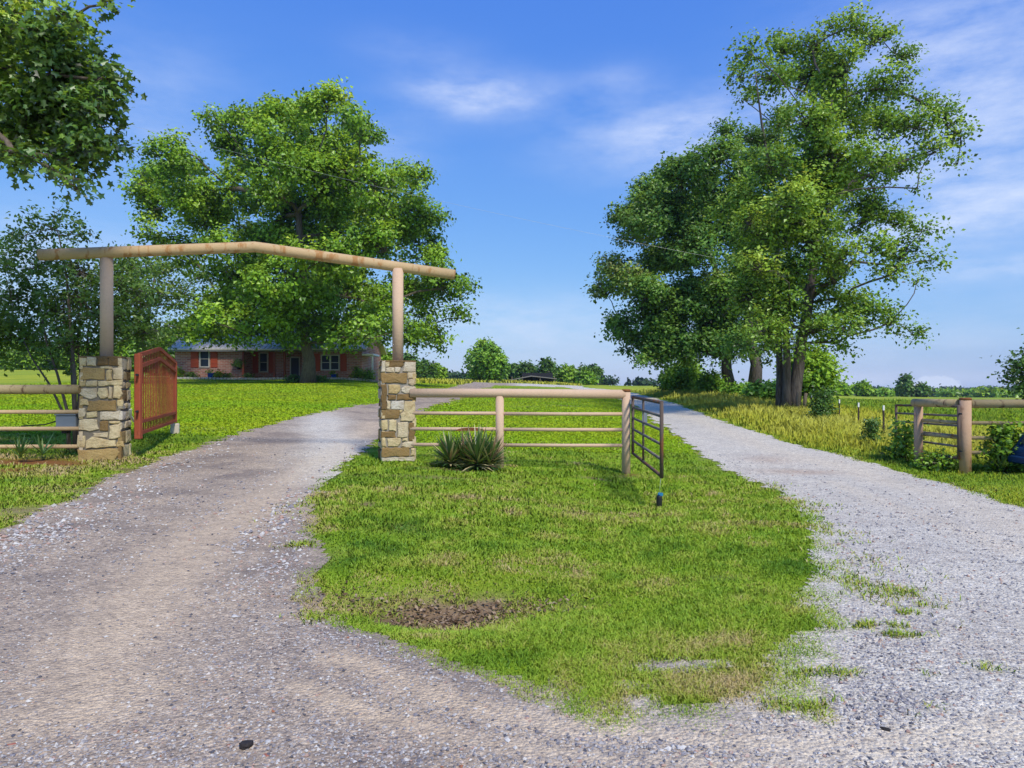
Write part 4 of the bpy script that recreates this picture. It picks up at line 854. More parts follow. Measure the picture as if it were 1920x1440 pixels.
for yy in (775, 804.5, 834):
    z_ = P(0, yy, YC)[2]
    pipe('rail', M['pipe_pink'], e, [(x0, YC, z_+.004), ((x0+xm)/2, YC, z_), (xm-.06, YC, z_)], .031, 10)
    pipe('rail', M['pipe_pink'], e, [(xm+.06, YC, z_-.006), ((x1+xm)/2, YC, z_-.012), (x1-.06, YC, z_-.012)], .031, 10)
# rusty curved plate resting on the middle rail
cc = P(882, 807, YC-.02); m = MB(); pts = []
for k in range(11):
    a = math.pi*k/10; pts.append((math.cos(a)*.25, math.sin(a)*.055-.005))
m.prism(pts, cc+np.array([0, -.06, .0]), (1, 0, 0), (0, 0, 1), (0, 1, 0), .12); tag(m.build('rusty_plate', M['rust']), 'rust brown curved plate lying on the fence rail above the yucca', 'metal plate')
# right fence
Y1, Y2 = 12.5, 13.6
p1 = P(1810, 0, Y1); p2 = P(1722, 0, Y2); zt1 = P(0, 757, Y1)[2]
e = empty('pipe_fence', GP(1810, Y1)); tag(e, 'orange tan pipe fence at the right edge, behind the blue car', 'fence', 'pipe fences by the gates')
pp = pipe('post', M['pipe_rustpost'], e, [(p1[0], Y1, gz1(p1[0], Y1)-.2), (p1[0], Y1, P(0, 748, Y1)[2])], .096, 18)
m = MB(); m.lathe((p1[0], Y1, P(0, 748, Y1)[2]), [(.10, -.02), (.105, .01), (.08, .022)], 16); m.build('post_cap', M['rust'], pp)
pipe('post', M['pipe_rustpost'], e, [(p2[0], Y2, gz1(p2[0], Y2)-.2), (p2[0], Y2, zt1-.03)], .08, 16)
xe = 13.5
pipe('top_rail', M['pipe_old'], e, [(p1[0]+.08, Y1, zt1), (xe, Y1, zt1)], .077, 16)
pipe('top_rail', M['pipe_old'], e, [(p1[0]-.06, Y1+.08, zt1), (p2[0]-.06, Y2+.05, zt1-.01)], .077, 16)
for yy in (793, 821, 848.5):
    z_ = P(0, yy, Y1)[2]; pipe('rail', M['pipe_old'], e, [(p1[0]+.08, Y1, z_), (10.5, Y1, z_-.01), (xe, Y1, z_)], .033, 10)
    if yy < 840: pipe('rail', M['pipe_old'], e, [(p1[0]-.05, Y1+.07, z_), (p2[0]+.03, Y2-.06, z_-.005)], .033, 10)
pipe('post', M['pipe_rustpost'], e, [(12.6, Y1, gz1(12.6, Y1)-.2), (12.6, Y1, zt1-.05)], .08, 16)

# ------------------------------------------------------------------ tube gates
def tube_gate(name, label, a, b, z0, z1, sag, nb, mat, mat2, mid, group):
    a = np.array(a, float); b = np.array(b, float); L = np.linalg.norm(b-a); g = (b-a)/L
    e = empty(name, (a[0], a[1], z0)); tag(e, label, 'gate', group)
    def q(s, z): return np.array([a[0]+(b[0]-a[0])*s, a[1]+(b[1]-a[1])*s, z-sag*s])
    pipe('end_tube', mat, e, [q(0, z0), q(0, z1)], .026, 10); pipe('end_tube', mat, e, [q(1, z0-.01), q(1, z1)], .026, 10)
    for k in range(nb):
        f = k/(nb-1); f = f**.92; z = z0+.015+(z1-z0-.03)*f
        pipe('crossbar', mat if k in (0, nb-1) else mat2, e, [q(0, z), q(.5, z), q(1, z)], .021 if k not in (0, nb-1) else .024, 8)
    pipe('brace', mat, e, [q(mid, z0+.02)+np.array([0, -.02, 0]), q(mid, z1-.02)+np.array([0, -.02, 0])], .018, 8)
    for z in (z0+.15, z1-.15):
        m = MB(); m.tube([q(0, z)-np.array([g[0], g[1], 0])*.10, q(0, z)], .016, 8); m.build('hinge', M['black'], e)
    return e, q
zg0, zg1 = P(0, 852, 12.0)[2], P(0, 743, 12.0)[2]
e, q = tube_gate('tube_gate', 'narrow rusty tube gate swung towards the camera by grass island', (2.10, 12.05), (1.985, 9.2), zg0, zg1-.0, .02, 6, M['gate_tube'], M['gate_tube_grey'], .42, 'rusty tube gates')
m = MB(); c_ = P(1206, 783, 10.8); c_[0] = q(.43, 0)[0]+.025; m.box((q(.42, 0)[0]+.02, q(.42, 0)[1]-.03, P(0, 784, 10.85)[2]), (.075, .012, .22), 0); m.build('latch_plate', M['grey_box'], e)
zr0, zr1 = P(0, 861, 12.45)[2], P(0, 760, 12.45)[2]
tube_gate('tube_gate', 'brown tube gate standing open beside the orange tan post', (8.02, 12.45), (8.45, 15.25), zr0, zr1, .07, 6, M['gate_tube'], M['gate_tube_grey'], .55, 'rusty tube gates')
# hanging weight
wy = 9.18; wp = P(1236, 0, wy); zt_ = P(0, 890, wy)[2]; zb_ = gz1(wp[0], wy)+.004; zw = max(P(0, 957, wy)[2], zb_)
e = empty('gate_weight', (wp[0], wy, zw)); tag(e, 'small black cylinder weight on a string below the tube gate', 'weight')
m = MB(); m.lathe((wp[0], wy, zw), [(.036, 0), (.039, .01), (.039, .135), (.034, .15)], 14); m.build('cylinder', M['black'], e)
m = MB(); m.lathe((wp[0], wy, zw+.15), [(.02, 0), (.022, .02), (.012, .04)], 10); m.box((wp[0]+.022, wy, zw+.165), (.05, .03, .04), .5); m.build('blue_clip', M['blue_cap'], e)
m = MB(); m.tube([(wp[0], wy, zw+.185), (1.985, 9.2, zt_+.04)], .003, 5); m.build('string', M['wire'], e)

# ------------------------------------------------------------------ control box by the left pillar
c_ = P(131, 790, YF+.12); e = empty('control_box', (c_[0], c_[1], c_[2]-.12)); tag(e, 'grey metal box fixed to the left fence beside the pillar', 'box')
m = MB(); m.box(c_, (.33, .22, .21), 0, bev=.012); m.build('housing', M['grey_box'], e)
m = MB(); m.box(c_+np.array([0, -.005, .112]), (.35, .245, .022), 0, bev=.006); m.build('lid', M['grey_box'], e)
m = MB(); m.box(c_+np.array([-.06, 0, -.15]), (.09, .1, .09), 0); m.build('motor', M['black'], e)
m = MB(); m.tube([c_+np.array([-.165, 0, .02]), P(85, 796, YF+.15), P(40, 799, YF+.2)], .010, 6); m.build('actuator_rod', M['black'], e)

# ------------------------------------------------------------------ steel T posts and old wooden posts
tops = [(1657, 18.0, 760), (1610, 20.5, 755), (1574, 24.3, 749), (1545, 28.5, 744), (1522, 33, 740)]
labs = ['steel fence post with white tip, nearest the right gate', 'steel fence post with white tip, second from the right gate', 'steel fence post with white tip, third from the right gate', 'steel fence post with white tip, fourth from the right gate', 'steel fence post with white tip, hard by the big trunk']
for (px, Y, ty), lab in zip(tops, labs):
    g = GP(px, Y); zt = P(px, ty, Y)[2]; e = empty('steel_post', g); tag(e, lab, 'fence post', 'steel posts along the field')
    m = MB(); m.box((g[0], Y, (g[2]-.1+zt-.13)/2), (.045, .012, zt-.13-g[2]+.1), .3); m.box((g[0], Y+.02, (g[2]-.1+zt-.13)/2), (.012, .04, zt-.13-g[2]+.1), .3); m.build('shaft', M['tpost'], e)
    m = MB(); m.box((g[0], Y, zt-.065), (.046, .014, .13), .3); m.box((g[0], Y+.02, zt-.065), (.014, .04, .13), .3); m.build('white_tip', M['white'], e)
for px, Y, ty, ln, lab in ((1496, 29.0, 735, .02, 'upright grey wooden post beside the big trunk'), (1506, 29.4, 737, .12, 'leaning grey wooden post right of the big trunk')):
    g = GP(px, Y); zt = P(px, ty, Y)[2]; m = MB(); m.tube([g-np.array([0, 0, .2]), (g+np.array([ln, 0, zt]))*.5+np.array([g[0]*.0, 0, g[2]*.0]) if False else g+np.array([ln*.5, 0, (zt-g[2])*.5]), g+np.array([ln, 0, zt-g[2]])], [.08, .075, .065], 9)
    tag(m.build('wooden_post', M['wood_grey']), lab, 'fence post', 'old wooden posts')

# ------------------------------------------------------------------ yuccas
def yucca(name, label, spots, n, L, w, seed, dead=.25, group=None):
    r_ = np.random.default_rng(seed); V = []; Fc = []; T = []
    for cx, cy, sc_ in spots:
        cz = gz1(cx, cy)
        for k in range(n):
            el = math.radians(r_.uniform(4, 82)*r_.uniform(.75, 1)); az = r_.uniform(0, 2*math.pi); l = L*sc_*r_.uniform(.75, 1.1)*(.75+.25*math.sin(el)); ww = w*r_.uniform(.7, 1.2)
            dr = np.array([math.cos(az)*math.cos(el), math.sin(az)*math.cos(el), math.sin(el)]); sd = np.array([-math.sin(az), math.cos(az), 0]); droop = r_.uniform(.05, .22)*(1.2-math.sin(el))
            o = np.array([cx, cy, cz+.06*sc_+.10*sc_*math.sin(el)])
            pts = [o+dr*l*f-np.array([0, 0, droop*l*f*f]) for f in (0, .3, .65, 1)]; ws = (ww*.7, ww, ww*.75, .0015)
            b = len(V)
            for p, q in zip(pts, ws): p[2] = max(p[2], cz+.01); V += [p-sd*q/2, p+sd*q/2]
            isd = r_.random() < dead*(1.6-1.4*math.sin(el)); tn = (r_.uniform(.66, .85) if r_.random() < .7 else .97) if isd else r_.uniform(.1, .55)
            for q in range(3): Fc.append((b+2*q, b+2*q+1, b+2*q+3, b+2*q+2)); T.append(tn)
    e = empty(name, (spots[0][0], spots[0][1], gz1(spots[0][0], spots[0][1]))); tag(e, label, 'yucca', group)
    o = mesh_np('leaf_rosette', np.array(V), np.array(Fc), M['yucca'], e, {'tint': ('FACE', T)}); return e
ya = P(845, 0, 11.75); yb = P(895, 0, 11.7)
yucca('yucca', 'big spiky yucca clump with tan dead leaves beneath the fence', [(ya[0], 11.7, .85), (yb[0], 11.65, 1.0), (P(918, 0, 11.75)[0], 11.75, .85), (P(870, 0, 11.6)[0], 11.85, .85)], 170, .70, .040, 3, .42, 'yuccas')
g = G(38, 868); yucca('yucca', 'small sparse yucca under the left fence, nearer the photo edge', [(g[0], g[1], .8)], 26, .42, .03, 4, .05, 'yuccas')
g = G(80, 866); yucca('yucca', 'small upright yucca under the left fence, nearer the pillar', [(g[0], g[1], .9)], 22, .46, .03, 5, .05, 'yuccas')
g = G(1878, 893); yucca('yucca', 'green yucca growing between the orange tan post and blue car', [(g[0], g[1], .9)], 45, .55, .034, 6, .12, 'yuccas')

# ------------------------------------------------------------------ small things on the drive
def rock(label, cat, px, py, r, mat, seed, sq=.7, name='rock', group=None):
    import bmesh
    g = G(px, py); bm = bmesh.new(); bmesh.ops.create_icosphere(bm, subdivisions=3, radius=r); r_ = random.Random(seed)
    D_ = [Vector((r_.gauss(0, 1), r_.gauss(0, 1), r_.gauss(0, 1))).normalized() for _ in range(9)]
    for v in bm.verts:
        u_ = v.co.normalized(); k = min([1.]+[(.62+.25*math.sin(seed+q))/max(.05, u_.dot(d_)) for q, d_ in enumerate(D_)]); v.co *= k*(1.15+r_.uniform(-.05, .05)); v.co.z *= sq; v.co.x *= 1.2
    me = bpy.data.meshes.new(name); bm.to_mesh(me); bm.free(); o = link(name, me, mat, None); o.location = (g[0], g[1], gz1(g[0], g[1])+r*sq*.55); return tag(o, label, cat, group)
M['asphalt'] = m_plain('black_asphalt_lump', (.04, .034, .033), .95, 0, .7, 90, .9)
M['palestone'] = m_plain('pale_stone', (.52, .50, .48), .9, 0, .2, 30, .4); M['brickbit'] = m_plain('brick_fragment', (.36, .13, .09), .9, 0, .3, 40, .4)
rock('black lump of asphalt lying on the near gravel', 'rock', 466, 1402, .030, M['asphalt'], 3, .8, 'asphalt_lump')
rock('pale grey stone just right of the black lump', 'rock', 505, 1396, .013, M['palestone'], 4, .7)
rock('brick red fragment right of the black lump', 'rock', 498, 1424, .012, M['brickbit'], 5, .6, 'brick_fragment')
rock('brick red fragment at the lower left corner of the drive', 'rock', 22, 1402, .013, M['brickbit'], 6, .6, 'brick_fragment')
rock('pale tan stone on the drive left of the island', 'rock', 440, 1158, .022, M['palestone'], 7, .6)
rock('grey stone on the pale gravel below the grass tufts', 'rock', 1659, 1370, .018, M['asphalt'], 8, .6)
# dead leaves in the dip
h0 = G(835, 1124); n = 1300; X = h0[0]+RNG.normal(0, .42, n); Y = h0[1]+RNG.normal(0, .13, n); Z = gz(X, Y)+.006+.012*RNG.random(n)
nr = unit(np.array([0, 0, 1.])+RNG.normal(0, .45, (n, 3))); ax = unit(np.cross(nr, RNG.normal(0, 1, (n, 3)))); sd = np.cross(nr, ax); Ls = RNG.uniform(.018, .045, n)[:, None]; p = np.stack([X, Y, Z], 1)
V = np.stack([p, p+ax*Ls*.5+sd*Ls*.28, p+ax*Ls, p+ax*Ls*.5-sd*Ls*.28], 1).reshape(-1, 3)
o_ = mesh_np('leaf_litter', V, np.arange(4*n).reshape(-1, 4), M['dead'], None, {'tint': ('FACE', RNG.random(n))}); tag(o_, 'dry brown leaves lying in the dip of the island', 'dead leaves', kind='stuff')

# ------------------------------------------------------------------ blue car at the right edge
M['carblue'] = m_plain('dark_blue_car_paint', (.012, .045, .13), .25, .1, .05, 2, 0)
t = NT('dark_glass'); t.principled((.03, .04, .05), .08, 0, None, .6); M['glass'] = t.m
t = NT('window_glass'); v = t.coord(); t.principled(t.mix(t.noise(v, .9, 3), (.012, .018, .03), (.03, .042, .065)), .25, 0, None, .12); M['winglass'] = t.m
cz = gz1(8.6, 11.2)-.09; cx0 = P(1895, 0, 12.2)[0]-.04; e = empty('blue_car', (cx0+1.9, 11.45, cz)); tag(e, 'dark blue car mostly outside the right photo edge', 'car')
prof = [(0, .30), (.02, .52), (.10, .60), (.42, 1.12), (.62, 1.36), (1.0, 1.45), (1.9, 1.43), (2.5, 1.02), (3.45, .86), (3.75, .66), (3.78, .3), (3.4, .24), (.3, .24)]
m = MB(); m.prism(prof, (cx0, 10.7, cz), (1, 0, 0), (0, 0, 1), (0, 1, 0), 1.5); body = m.build('body', M['carblue'], e)
bv = body.modifiers.new('bev', 'BEVEL'); bv.width = .06; bv.segments = 3; bv.limit_method = 'ANGLE'
m = MB(); m.prism([(.34, .80), (.52, 1.14), (.66, 1.30), (1.0, 1.36), (1.85, 1.34), (2.3, 1.02), (2.3, .84)], (cx0, 10.69, cz), (1, 0, 0), (0, 0, 1), (0, 1, 0), .012); m.build('side_window', M['glass'], e)
m = MB(); m.add([(cx0+.10, 10.84, cz+.635), (cx0+.10, 12.06, cz+.635), (cx0+.405, 12.06, cz+1.135), (cx0+.405, 10.84, cz+1.135)], [(0, 1, 2, 3)]); m.build('rear_window', M['glass'], e)
for xw in (.62, 3.05):
    for yw in (10.7, 12.0):
        m = MB(); m.tube([(cx0+xw, yw, cz+.28), (cx0+xw, yw+.2, cz+.28)], .29, 22, smooth=False); w_ = m.build('wheel', M['black'], e)
        m = MB(); m.tube([(cx0+xw, yw-.01 if yw < 11.5 else yw+.19, cz+.28), (cx0+xw, yw+.01 if yw < 11.5 else yw+.21, cz+.28)], .18, 16, smooth=False); m.build('rim', M['wire'], w_)
m = MB(); m.box((cx0+.05, 10.75, cz+.56), (.08, .06, .11), bev=.01); m.build('tail_light', M['white'], e)
m = MB(); m.box((cx0+.01, 11.45, cz+.36), (.10, 1.46, .13), bev=.03); m.build('bumper', M['carblue'], e)

# ------------------------------------------------------------------ brick house
t = NT('red_brick'); tc = t.n('ShaderNodeTexCoord'); sp = t.n('ShaderNodeSeparateXYZ'); t.l(tc.outputs['Object'], sp.inputs[0])
cb = t.n('ShaderNodeCombineXYZ'); t.l(t.math('ADD', sp.outputs[0], sp.outputs[1]), cb.inputs[0]); t.l(sp.outputs[2], cb.inputs[1])
br = t.n('ShaderNodeTexBrick'); t.l(cb.outputs[0], br.inputs['Vector']); br.inputs['Scale'].default_value = 1.; br.inputs['Brick Width'].default_value = .42; br.inputs['Row Height'].default_value = .14; br.inputs['Mortar Size'].default_value = .018
br.inputs['Color1'].default_value = (.30, .09, .06, 1); br.inputs['Color2'].default_value = (.50, .21, .15, 1); br.inputs['Mortar'].default_value = (.45, .37, .32, 1)
n1 = t.noise(t.coord(), 1.4, 5, .7); c = t.mix(t.ramp(n1, [(.45, 0), (.75, .4)]), br.outputs[0], (.52, .34, .27)); t.principled(c, .9, 0, None, .15); M['brick'] = t.m
t = NT('standing_seam_metal'); tc = t.n('ShaderNodeTexCoord'); sp = t.n('ShaderNodeSeparateXYZ'); t.l(tc.outputs['Object'], sp.inputs[0])
n1 = t.noise(t.coord('Object', (3, .4, 1)), 1, 4); t.principled(t.mix(n1, (.52, .47, .40), (.68, .62, .54)), .6, 0, None, .4); M['roof'] = t.m
M['shutter'] = m_plain('red_shutter', (.40, .068, .028), .7, 0, .15, 4); M['redpost'] = m_plain('red_brown_post', (.28, .065, .035), .7, 0, .2, 4)
M['darkdoor'] = m_plain('dark_blue_door', (.015, .018, .035), .4, 0, .2, 3); M['cream'] = m_plain('cream_trim', (.55, .50, .44), .6, 0, .08, 3); M['fascia'] = m_plain('grey_fascia', (.20, .19, .19), .6, 0, .1)
M['bluepot'] = m_plain('cobalt_glaze', (.015, .06, .28), .2, 0, .15, 6); M['porch'] = m_plain('porch_concrete', (.34, .31, .28), .9, 0, .15, 5); M['edging'] = m_plain('stone_edging', (.44, .40, .35), .9, 0, .3, 8, .4)
YH = 58.; hx = lambda px, Y=YH: (px-960)/F*Y; hz = lambda py, Y=YH: H-(py-720)/F*Y
zf = 1.84; ze = hz(655.5)
e = empty('brick_house', (hx(505), YH+4, zf)); tag(e, 'low red brick ranch house with metal roof and red shutters', 'house')
xa, xb, xc, xd = hx(328), hx(456), hx(566), hx(679)
m = MB()
m.box(((xa+xb)/2, YH+4.2, (zf-.3+ze)/2), (xb-xa, 8.4, ze-zf+.3)); m.build('wall', M['brick'], e)
m = MB(); m.box(((xc+xd)/2, YH+4.2, (zf-.3+ze)/2), (xd-xc, 8.4, ze-zf+.3)); m.build('wall', M['brick'], e)
m = MB(); m.box(((xb+xc)/2, YH+5.1, (zf-.3+ze)/2), (xc-xb-.006, 6.6, ze-zf+.3)); m.build('wall', M['brick'], e)
m = MB(); m.box(((xb+xc)/2, YH+.75, zf-.09), (xc-xb-.01, 2.1, .26)); m.build('porch_floor', M['porch'], e)
# roof: gable, ridge along x
ov = .55; x0_, x1_ = xa-.35, xd+.45; yr_ = YH+4.2; zr_ = ze+2.15
m = MB(); th = .10
for sgn in (-1, 1):
    ye = yr_+sgn*(4.2+ov); z_e = ze-.05
    A0 = [(x0_, ye, z_e), (x1_, ye, z_e), (x1_, yr_, zr_), (x0_, yr_, zr_)]; B0 = [(p[0], p[1], p[2]+th) for p in A0]
    m.add(A0+B0, [(0, 3, 2, 1), (4, 5, 6, 7), (0, 1, 5, 4), (1, 2, 6, 5), (3, 0, 4, 7)])
rf = m.build('roof', M['roof'], e)
m = MB(); nse = 46
for k in range(nse+1):
    x = x0_+.03+(x1_-x0_-.06)*k/nse; m.bar((x, yr_-4.2-ov+.01, ze+.065), (x, yr_-.02, zr_+.12), .035, .05)
m.bar((x0_, yr_, zr_+.13), (x1_, yr_, zr_+.13), .3, .05); m.build('seams', M['roof'], rf)
m = MB(); m.box(((x0_+x1_)/2, yr_-4.2-ov+.04, ze-.10), (x1_-x0_, .05, .17)); m.build('fascia', M['fascia'], e)
for xg in (xa, xd):
    m = MB(); m.prism([(0, ze), (8.4, ze), (4.2, zr_-.03)], (xg-.02 if xg == xa else xg-.13, YH, 0), (0, 1, 0), (0, 0, 1), (1, 0, 0), .15); m.build('gable', M['brick'], e)
m = MB(); m.box(((hx(449)+hx(566))/2, YH-.75, ze-.02), (hx(566)-hx(449), 1.3, .09)); 
pr_ = MB(); a_ = [(hx(449), YH-1.35, ze-.12), (hx(560), YH-1.35, ze-.12), (hx(560), YH+1.2, ze+.96), (hx(449), YH+1.2, ze+.96)]; b_ = [(p[0], p[1], p[2]+.09) for p in a_]
pr_.add(a_+b_, [(0, 3, 2, 1), (4, 5, 6, 7), (0, 1, 5, 4), (1, 2, 6, 5), (2, 3, 7, 6), (3, 0, 4, 7)]); pf = pr_.build('porch_roof', M['roof'], e)
m = MB()
for k in range(15):
    x = hx(450)+(hx(559)-hx(450))*k/14; m.bar((x, YH-1.34, ze-.005), (x, YH+1.2, ze+1.07), .035, .05)
m.build('seams', M['roof'], pf)
for px in (459, 517, 536):
    m = MB(); m.box((hx(px), YH-.35, (zf+ze-.06)/2), (.16, .16, ze-.06-zf), bev=.015); m.build('porch_post', M['redpost'], e)
def window(px0, px1, py0, py1, Y, panes=1, door=False):
    xa_, xb_, za, zb = hx(px0, Y), hx(px1, Y), hz(py1, Y), hz(py0, Y); fr = .09
    m = MB(); yy = Y-.03
    for (cx_, cz_, sx, sz) in ((xa_, (za+zb)/2, fr, zb-za+fr), (xb_, (za+zb)/2, fr, zb-za+fr), ((xa_+xb_)/2, za, xb_-xa_-fr, fr), ((xa_+xb_)/2, zb, xb_-xa_-fr, fr)): m.box((cx_, yy, cz_), (sx, .10, sz))
    for k in range(1, panes): m.box((xa_+(xb_-xa_)*k/panes, yy, (za+zb)/2), (.14, .09, zb-za-fr))
    if not door: m.box(((xa_+xb_)/2, yy+.005, (za+zb)/2), (xb_-xa_-fr, .06, .045))
    w_ = m.build('door' if door else 'window', M['cream'], e)
    m = MB(); m.box(((xa_+xb_)/2, yy+.035, (za+zb)/2), (xb_-xa_, .02, zb-za)); m.build('pane' if not door else 'door_leaf', M['winglass'] if not door else M['darkdoor'], w_); return w_
window(375.5, 392.5, 658, 688, YH); window(603, 636, 666, 693.5, YH, 2); window(487, 502, 662, 697, YH+1.8); window(545, 562, 670, 707, YH+1.8, 1, True)
def shutter(px0, px1, py0, py1, Y):
    m = MB(); xa_, xb_, za, zb = hx(px0, Y), hx(px1, Y), hz(py1, Y), hz(py0, Y); m.box(((xa_+xb_)/2, Y-.03, (za+zb)/2), (xb_-xa_, .05, zb-za), bev=.01)
    for k in (.25, .75): m.box(((xa_+xb_)/2, Y-.065, za+(zb-za)*k), (xb_-xa_-.02, .02, .09))
    m.build('shutter', M['shutter'], e)
for a_, b_, c_, d_, Y in ((358, 372, 655, 689, YH), (395.5, 408, 655, 689, YH), (588, 600, 663, 696, YH), (638.5, 650, 663, 696, YH), (474, 484, 660, 699, YH+1.8), (504.5, 514, 660, 699, YH+1.8)): shutter(a_, b_, c_, d_, Y)
m = MB(); m.box((hx(690), YH+1.2, hz(665)), (hx(701)-hx(679), 2.6, .16), bev=.02); m.build('side_porch_roof', M['white'], e)
m = MB(); m.box((hx(698), YH+.05, (hz(667)+zf)/2), (.13, .13, hz(667)-zf), bev=.02); m.build('side_porch_post', M['white'], e)
# bed edging
m = MB(); xs_ = np.linspace(hx(318, 56.6), hx(712, 56.6), 60)
for k in range(59):
    x = (xs_[k]+xs_[k+1])/2; yy = 56.6-.12*math.sin(k*.3); m.box((x, yy, gz1(x, yy)+.05), (xs_[1]-xs_[0]-.03, .2, .20+.05*random.random()), random.uniform(-.1, .1), bev=.03)
tag(m.build('bed_edging', M['edging']), 'low pale stone edging along the flower bed before the house', 'edging')
for px, s_, lab in ((396, 1., 'cobalt blue pot in front of the left brick wing'), (626, .8, 'cobalt blue pot below the double window')):
    x = hx(px, 57.3); z_ = gz1(x, 57.3); e2 = empty('plant_pot', (x, 57.3, z_)); tag(e2, lab, 'plant pot', 'blue pots before the house')
    m = MB(); m.lathe((x, 57.3, z_), [(.20*s_, 0), (.28*s_, .25*s_), (.27*s_, .46*s_), (.30*s_, .5*s_), (.25*s_, .5*s_)], 18); m.build('pot', M['bluepot'], e2)
    V, Fc, tn, o, bi = leaves(np.array([(x, 57.3, z_+.6*s_)]), np.array([.22*s_]), 160, .14, seed=5, twig=.2, spread=.08); mesh_np('plant', V, Fc, M['leaf_oak'], e2, {'tint': ('FACE', tn)})
x = hx(447, 57.6); e2 = empty('hanging_planter', (x, 57.6, hz(685, 57.6))); tag(e2, 'leafy wall planter hung beside the porch post', 'planter')
V, Fc, tn, o, bi = leaves(np.array([(x, 57.6, hz(683, 57.6))]), np.array([.38]), 500, .15, seed=6, twig=.2, spread=.12); mesh_np('plant', V, Fc, M['leaf_dark'], e2, {'tint': ('FACE', tn)})
m = MB(); m.lathe((x, 57.72, hz(692, 57.6)), [(.10, 0), (.2, .18)], 12); m.build('basket', M['black'], e2)
BG = 'shrubs in the bed before the house'
for px, Y, top, w, n, lab, mt in ((332, 57, 688, 26, 900, 'rounded green shrub at left corner of the house', 'leaf_oak'), (360, 57.2, 700, 24, 500, 'low shrub under the left shutters', 'leaf_dark'), (410, 57.2, 696, 16, 400, 'small shrub right of the blue pot', 'leaf_oak'), (425, 57.2, 701, 24, 400, 'low shrub below the wall planter', 'leaf_dark'), (555, 50.8, 707, 46, 900, 'dark low shrub at left foot of the huge tree', 'leaf_dark'), (600, 50.8, 709, 50, 900, 'dark low shrub at right foot of the huge tree', 'leaf_dark'), (670, 57.2, 688, 22, 700, 'upright green shrub at right end of the house', 'leaf_oak'), (690, 57, 692, 30, 900, 'reddish green shrub below the white porch', 'leaf_oak'), (466, 57, 702, 16, 300, 'tiny shrub before the porch post', 'leaf_dark')):
    auto_tree('shrub', lab, 'shrub', px, Y, top, w, n, .14, M[mt], BG, seed=int(px), low=.1, nb=8, twig=.2, spread=.12, per=8)

# ------------------------------------------------------------------ far dark shed
Y = 140; e = empty('field_shed', GP(1000, Y)); tag(e, 'low dark open shed among the far field trees', 'shed')
zb = gz1((1000-960)/F*Y, Y); q = lambda px, py: P(px, py, Y)
m = MB(); m.prism([(0, -.1), (4.2, .75), (9.4, .15), (9.4, .0), (4.2, .55), (0, -.25)], q(957, 711), (1, 0, 0), (0, 0, 1), (0, 1, 0), 7.); m.build('roof', M['fascia'], e)
for px in (960, 980, 1013, 1040):
    m = MB(); a = q(px, 706); m.bar((a[0], Y+.3, zb-.2), (a[0], Y+.3, a[2]), .18); m.build('post', M['wood_grey'], e)
m = MB(); m.box((q(1010, 0)[0], Y+6.5, zb+.9), (6.5, .2, 2.2)); m.build('back_wall', M['black'], e)

# ------------------------------------------------------------------ utility wire
pts = []
for k in range(41):
    f = k/40; px = -500+f*2000; yy = 85+.228*(px+500)-0.0; yy = 270+(px-380)*.255-.000034*(px-380)**2
    pts.append(P(px, yy, 27+1.2*f))
m = MB(); m.tube(pts, .0035, 5, False); tag(m.build('overhead_wire', M['wire']), 'thin pale overhead wire crossing before the trees', 'wire')

# ------------------------------------------------------------------ air
hm = bpy.data.materials.new('haze_air'); hm.use_nodes = True; ht_ = hm.node_tree; ht_.nodes.clear()
ho = ht_.nodes.new('ShaderNodeOutputMaterial'); hv = ht_.nodes.new('ShaderNodeVolumePrincipled'); hv.inputs['Density'].default_value = HAZE; hv.inputs['Color'].default_value = (.62, .80, 1, 1); hv.inputs['Anisotropy'].default_value = .2
ht_.links.new(hv.outputs[0], ho.inputs['Volume'])
m = MB(); m.box((0, 700, 15), (3400, 1900, 130)); tag(m.build('haze', hm), 'thin blue summer haze over the fields', 'haze', kind='stuff')
# ------------------------------------------------------------------ camera, light, sky
cam = bpy.data.cameras.new('camera'); co = bpy.data.objects.new('camera', cam); COL.objects.link(co)
co.location = (0, 0, H); co.rotation_euler = (math.pi/2, 0, 0); cam.sensor_width = 36; cam.lens = 36*F/1920; cam.clip_start = .05; cam.clip_end = 6000
sc.camera = co
to_sun = np.array([.32, -.60, .75]); to_sun /= np.linalg.norm(to_sun)
sun = bpy.data.lights.new('sun', 'SUN'); so = bpy.data.objects.new('sun', sun); COL.objects.link(so)
from mathutils import Vector
so.rotation_euler = Vector(to_sun).to_track_quat('Z', 'Y').to_euler(); so.location = (-20, -20, 40)
sun.energy = 3.0; sun.angle = math.radians(9.0); sun.color = (1, .93, .80)
w = bpy.data.worlds.new('World'); sc.world = w; w.use_nodes = True; wt = w.node_tree; wt.nodes.clear()
W = NT.__new__(NT); W.t = wt; W.m = None
out = W.n('ShaderNodeOutputWorld'); bg = W.n('ShaderNodeBackground'); wt.links.new(bg.outputs[0], out.inputs[0])
sky = W.n('ShaderNodeTexSky'); sky.sky_type = 'NISHITA'; sky.sun_disc = False
sky.sun_elevation = math.asin(to_sun[2]); sky.sun_rotation = math.atan2(to_sun[0], to_sun[1]); sky.air_density = 1.0; sky.dust_density = .3; sky.ozone_density = 2.0
bg.inputs[1].default_value = .12
sep = W.n('ShaderNodeSeparateColor'); wt.links.new(sky.outputs[0], sep.inputs[0]); hs = W.n('ShaderNodeCombineColor')
for i, (k, p) in enumerate(((.545, 1.0), (.645, .73), (.845, .24))):   # richer blue air than the stock sky
    wt.links.new(W.math('MULTIPLY', W.math('POWER', W.math('MULTIPLY', sep.outputs[i], .12), p), k/.12), hs.inputs[i])
tc = W.n('ShaderNodeTexCoord'); sp = W.n('ShaderNodeSeparateXYZ'); wt.links.new(tc.outputs['Generated'], sp.inputs[0])
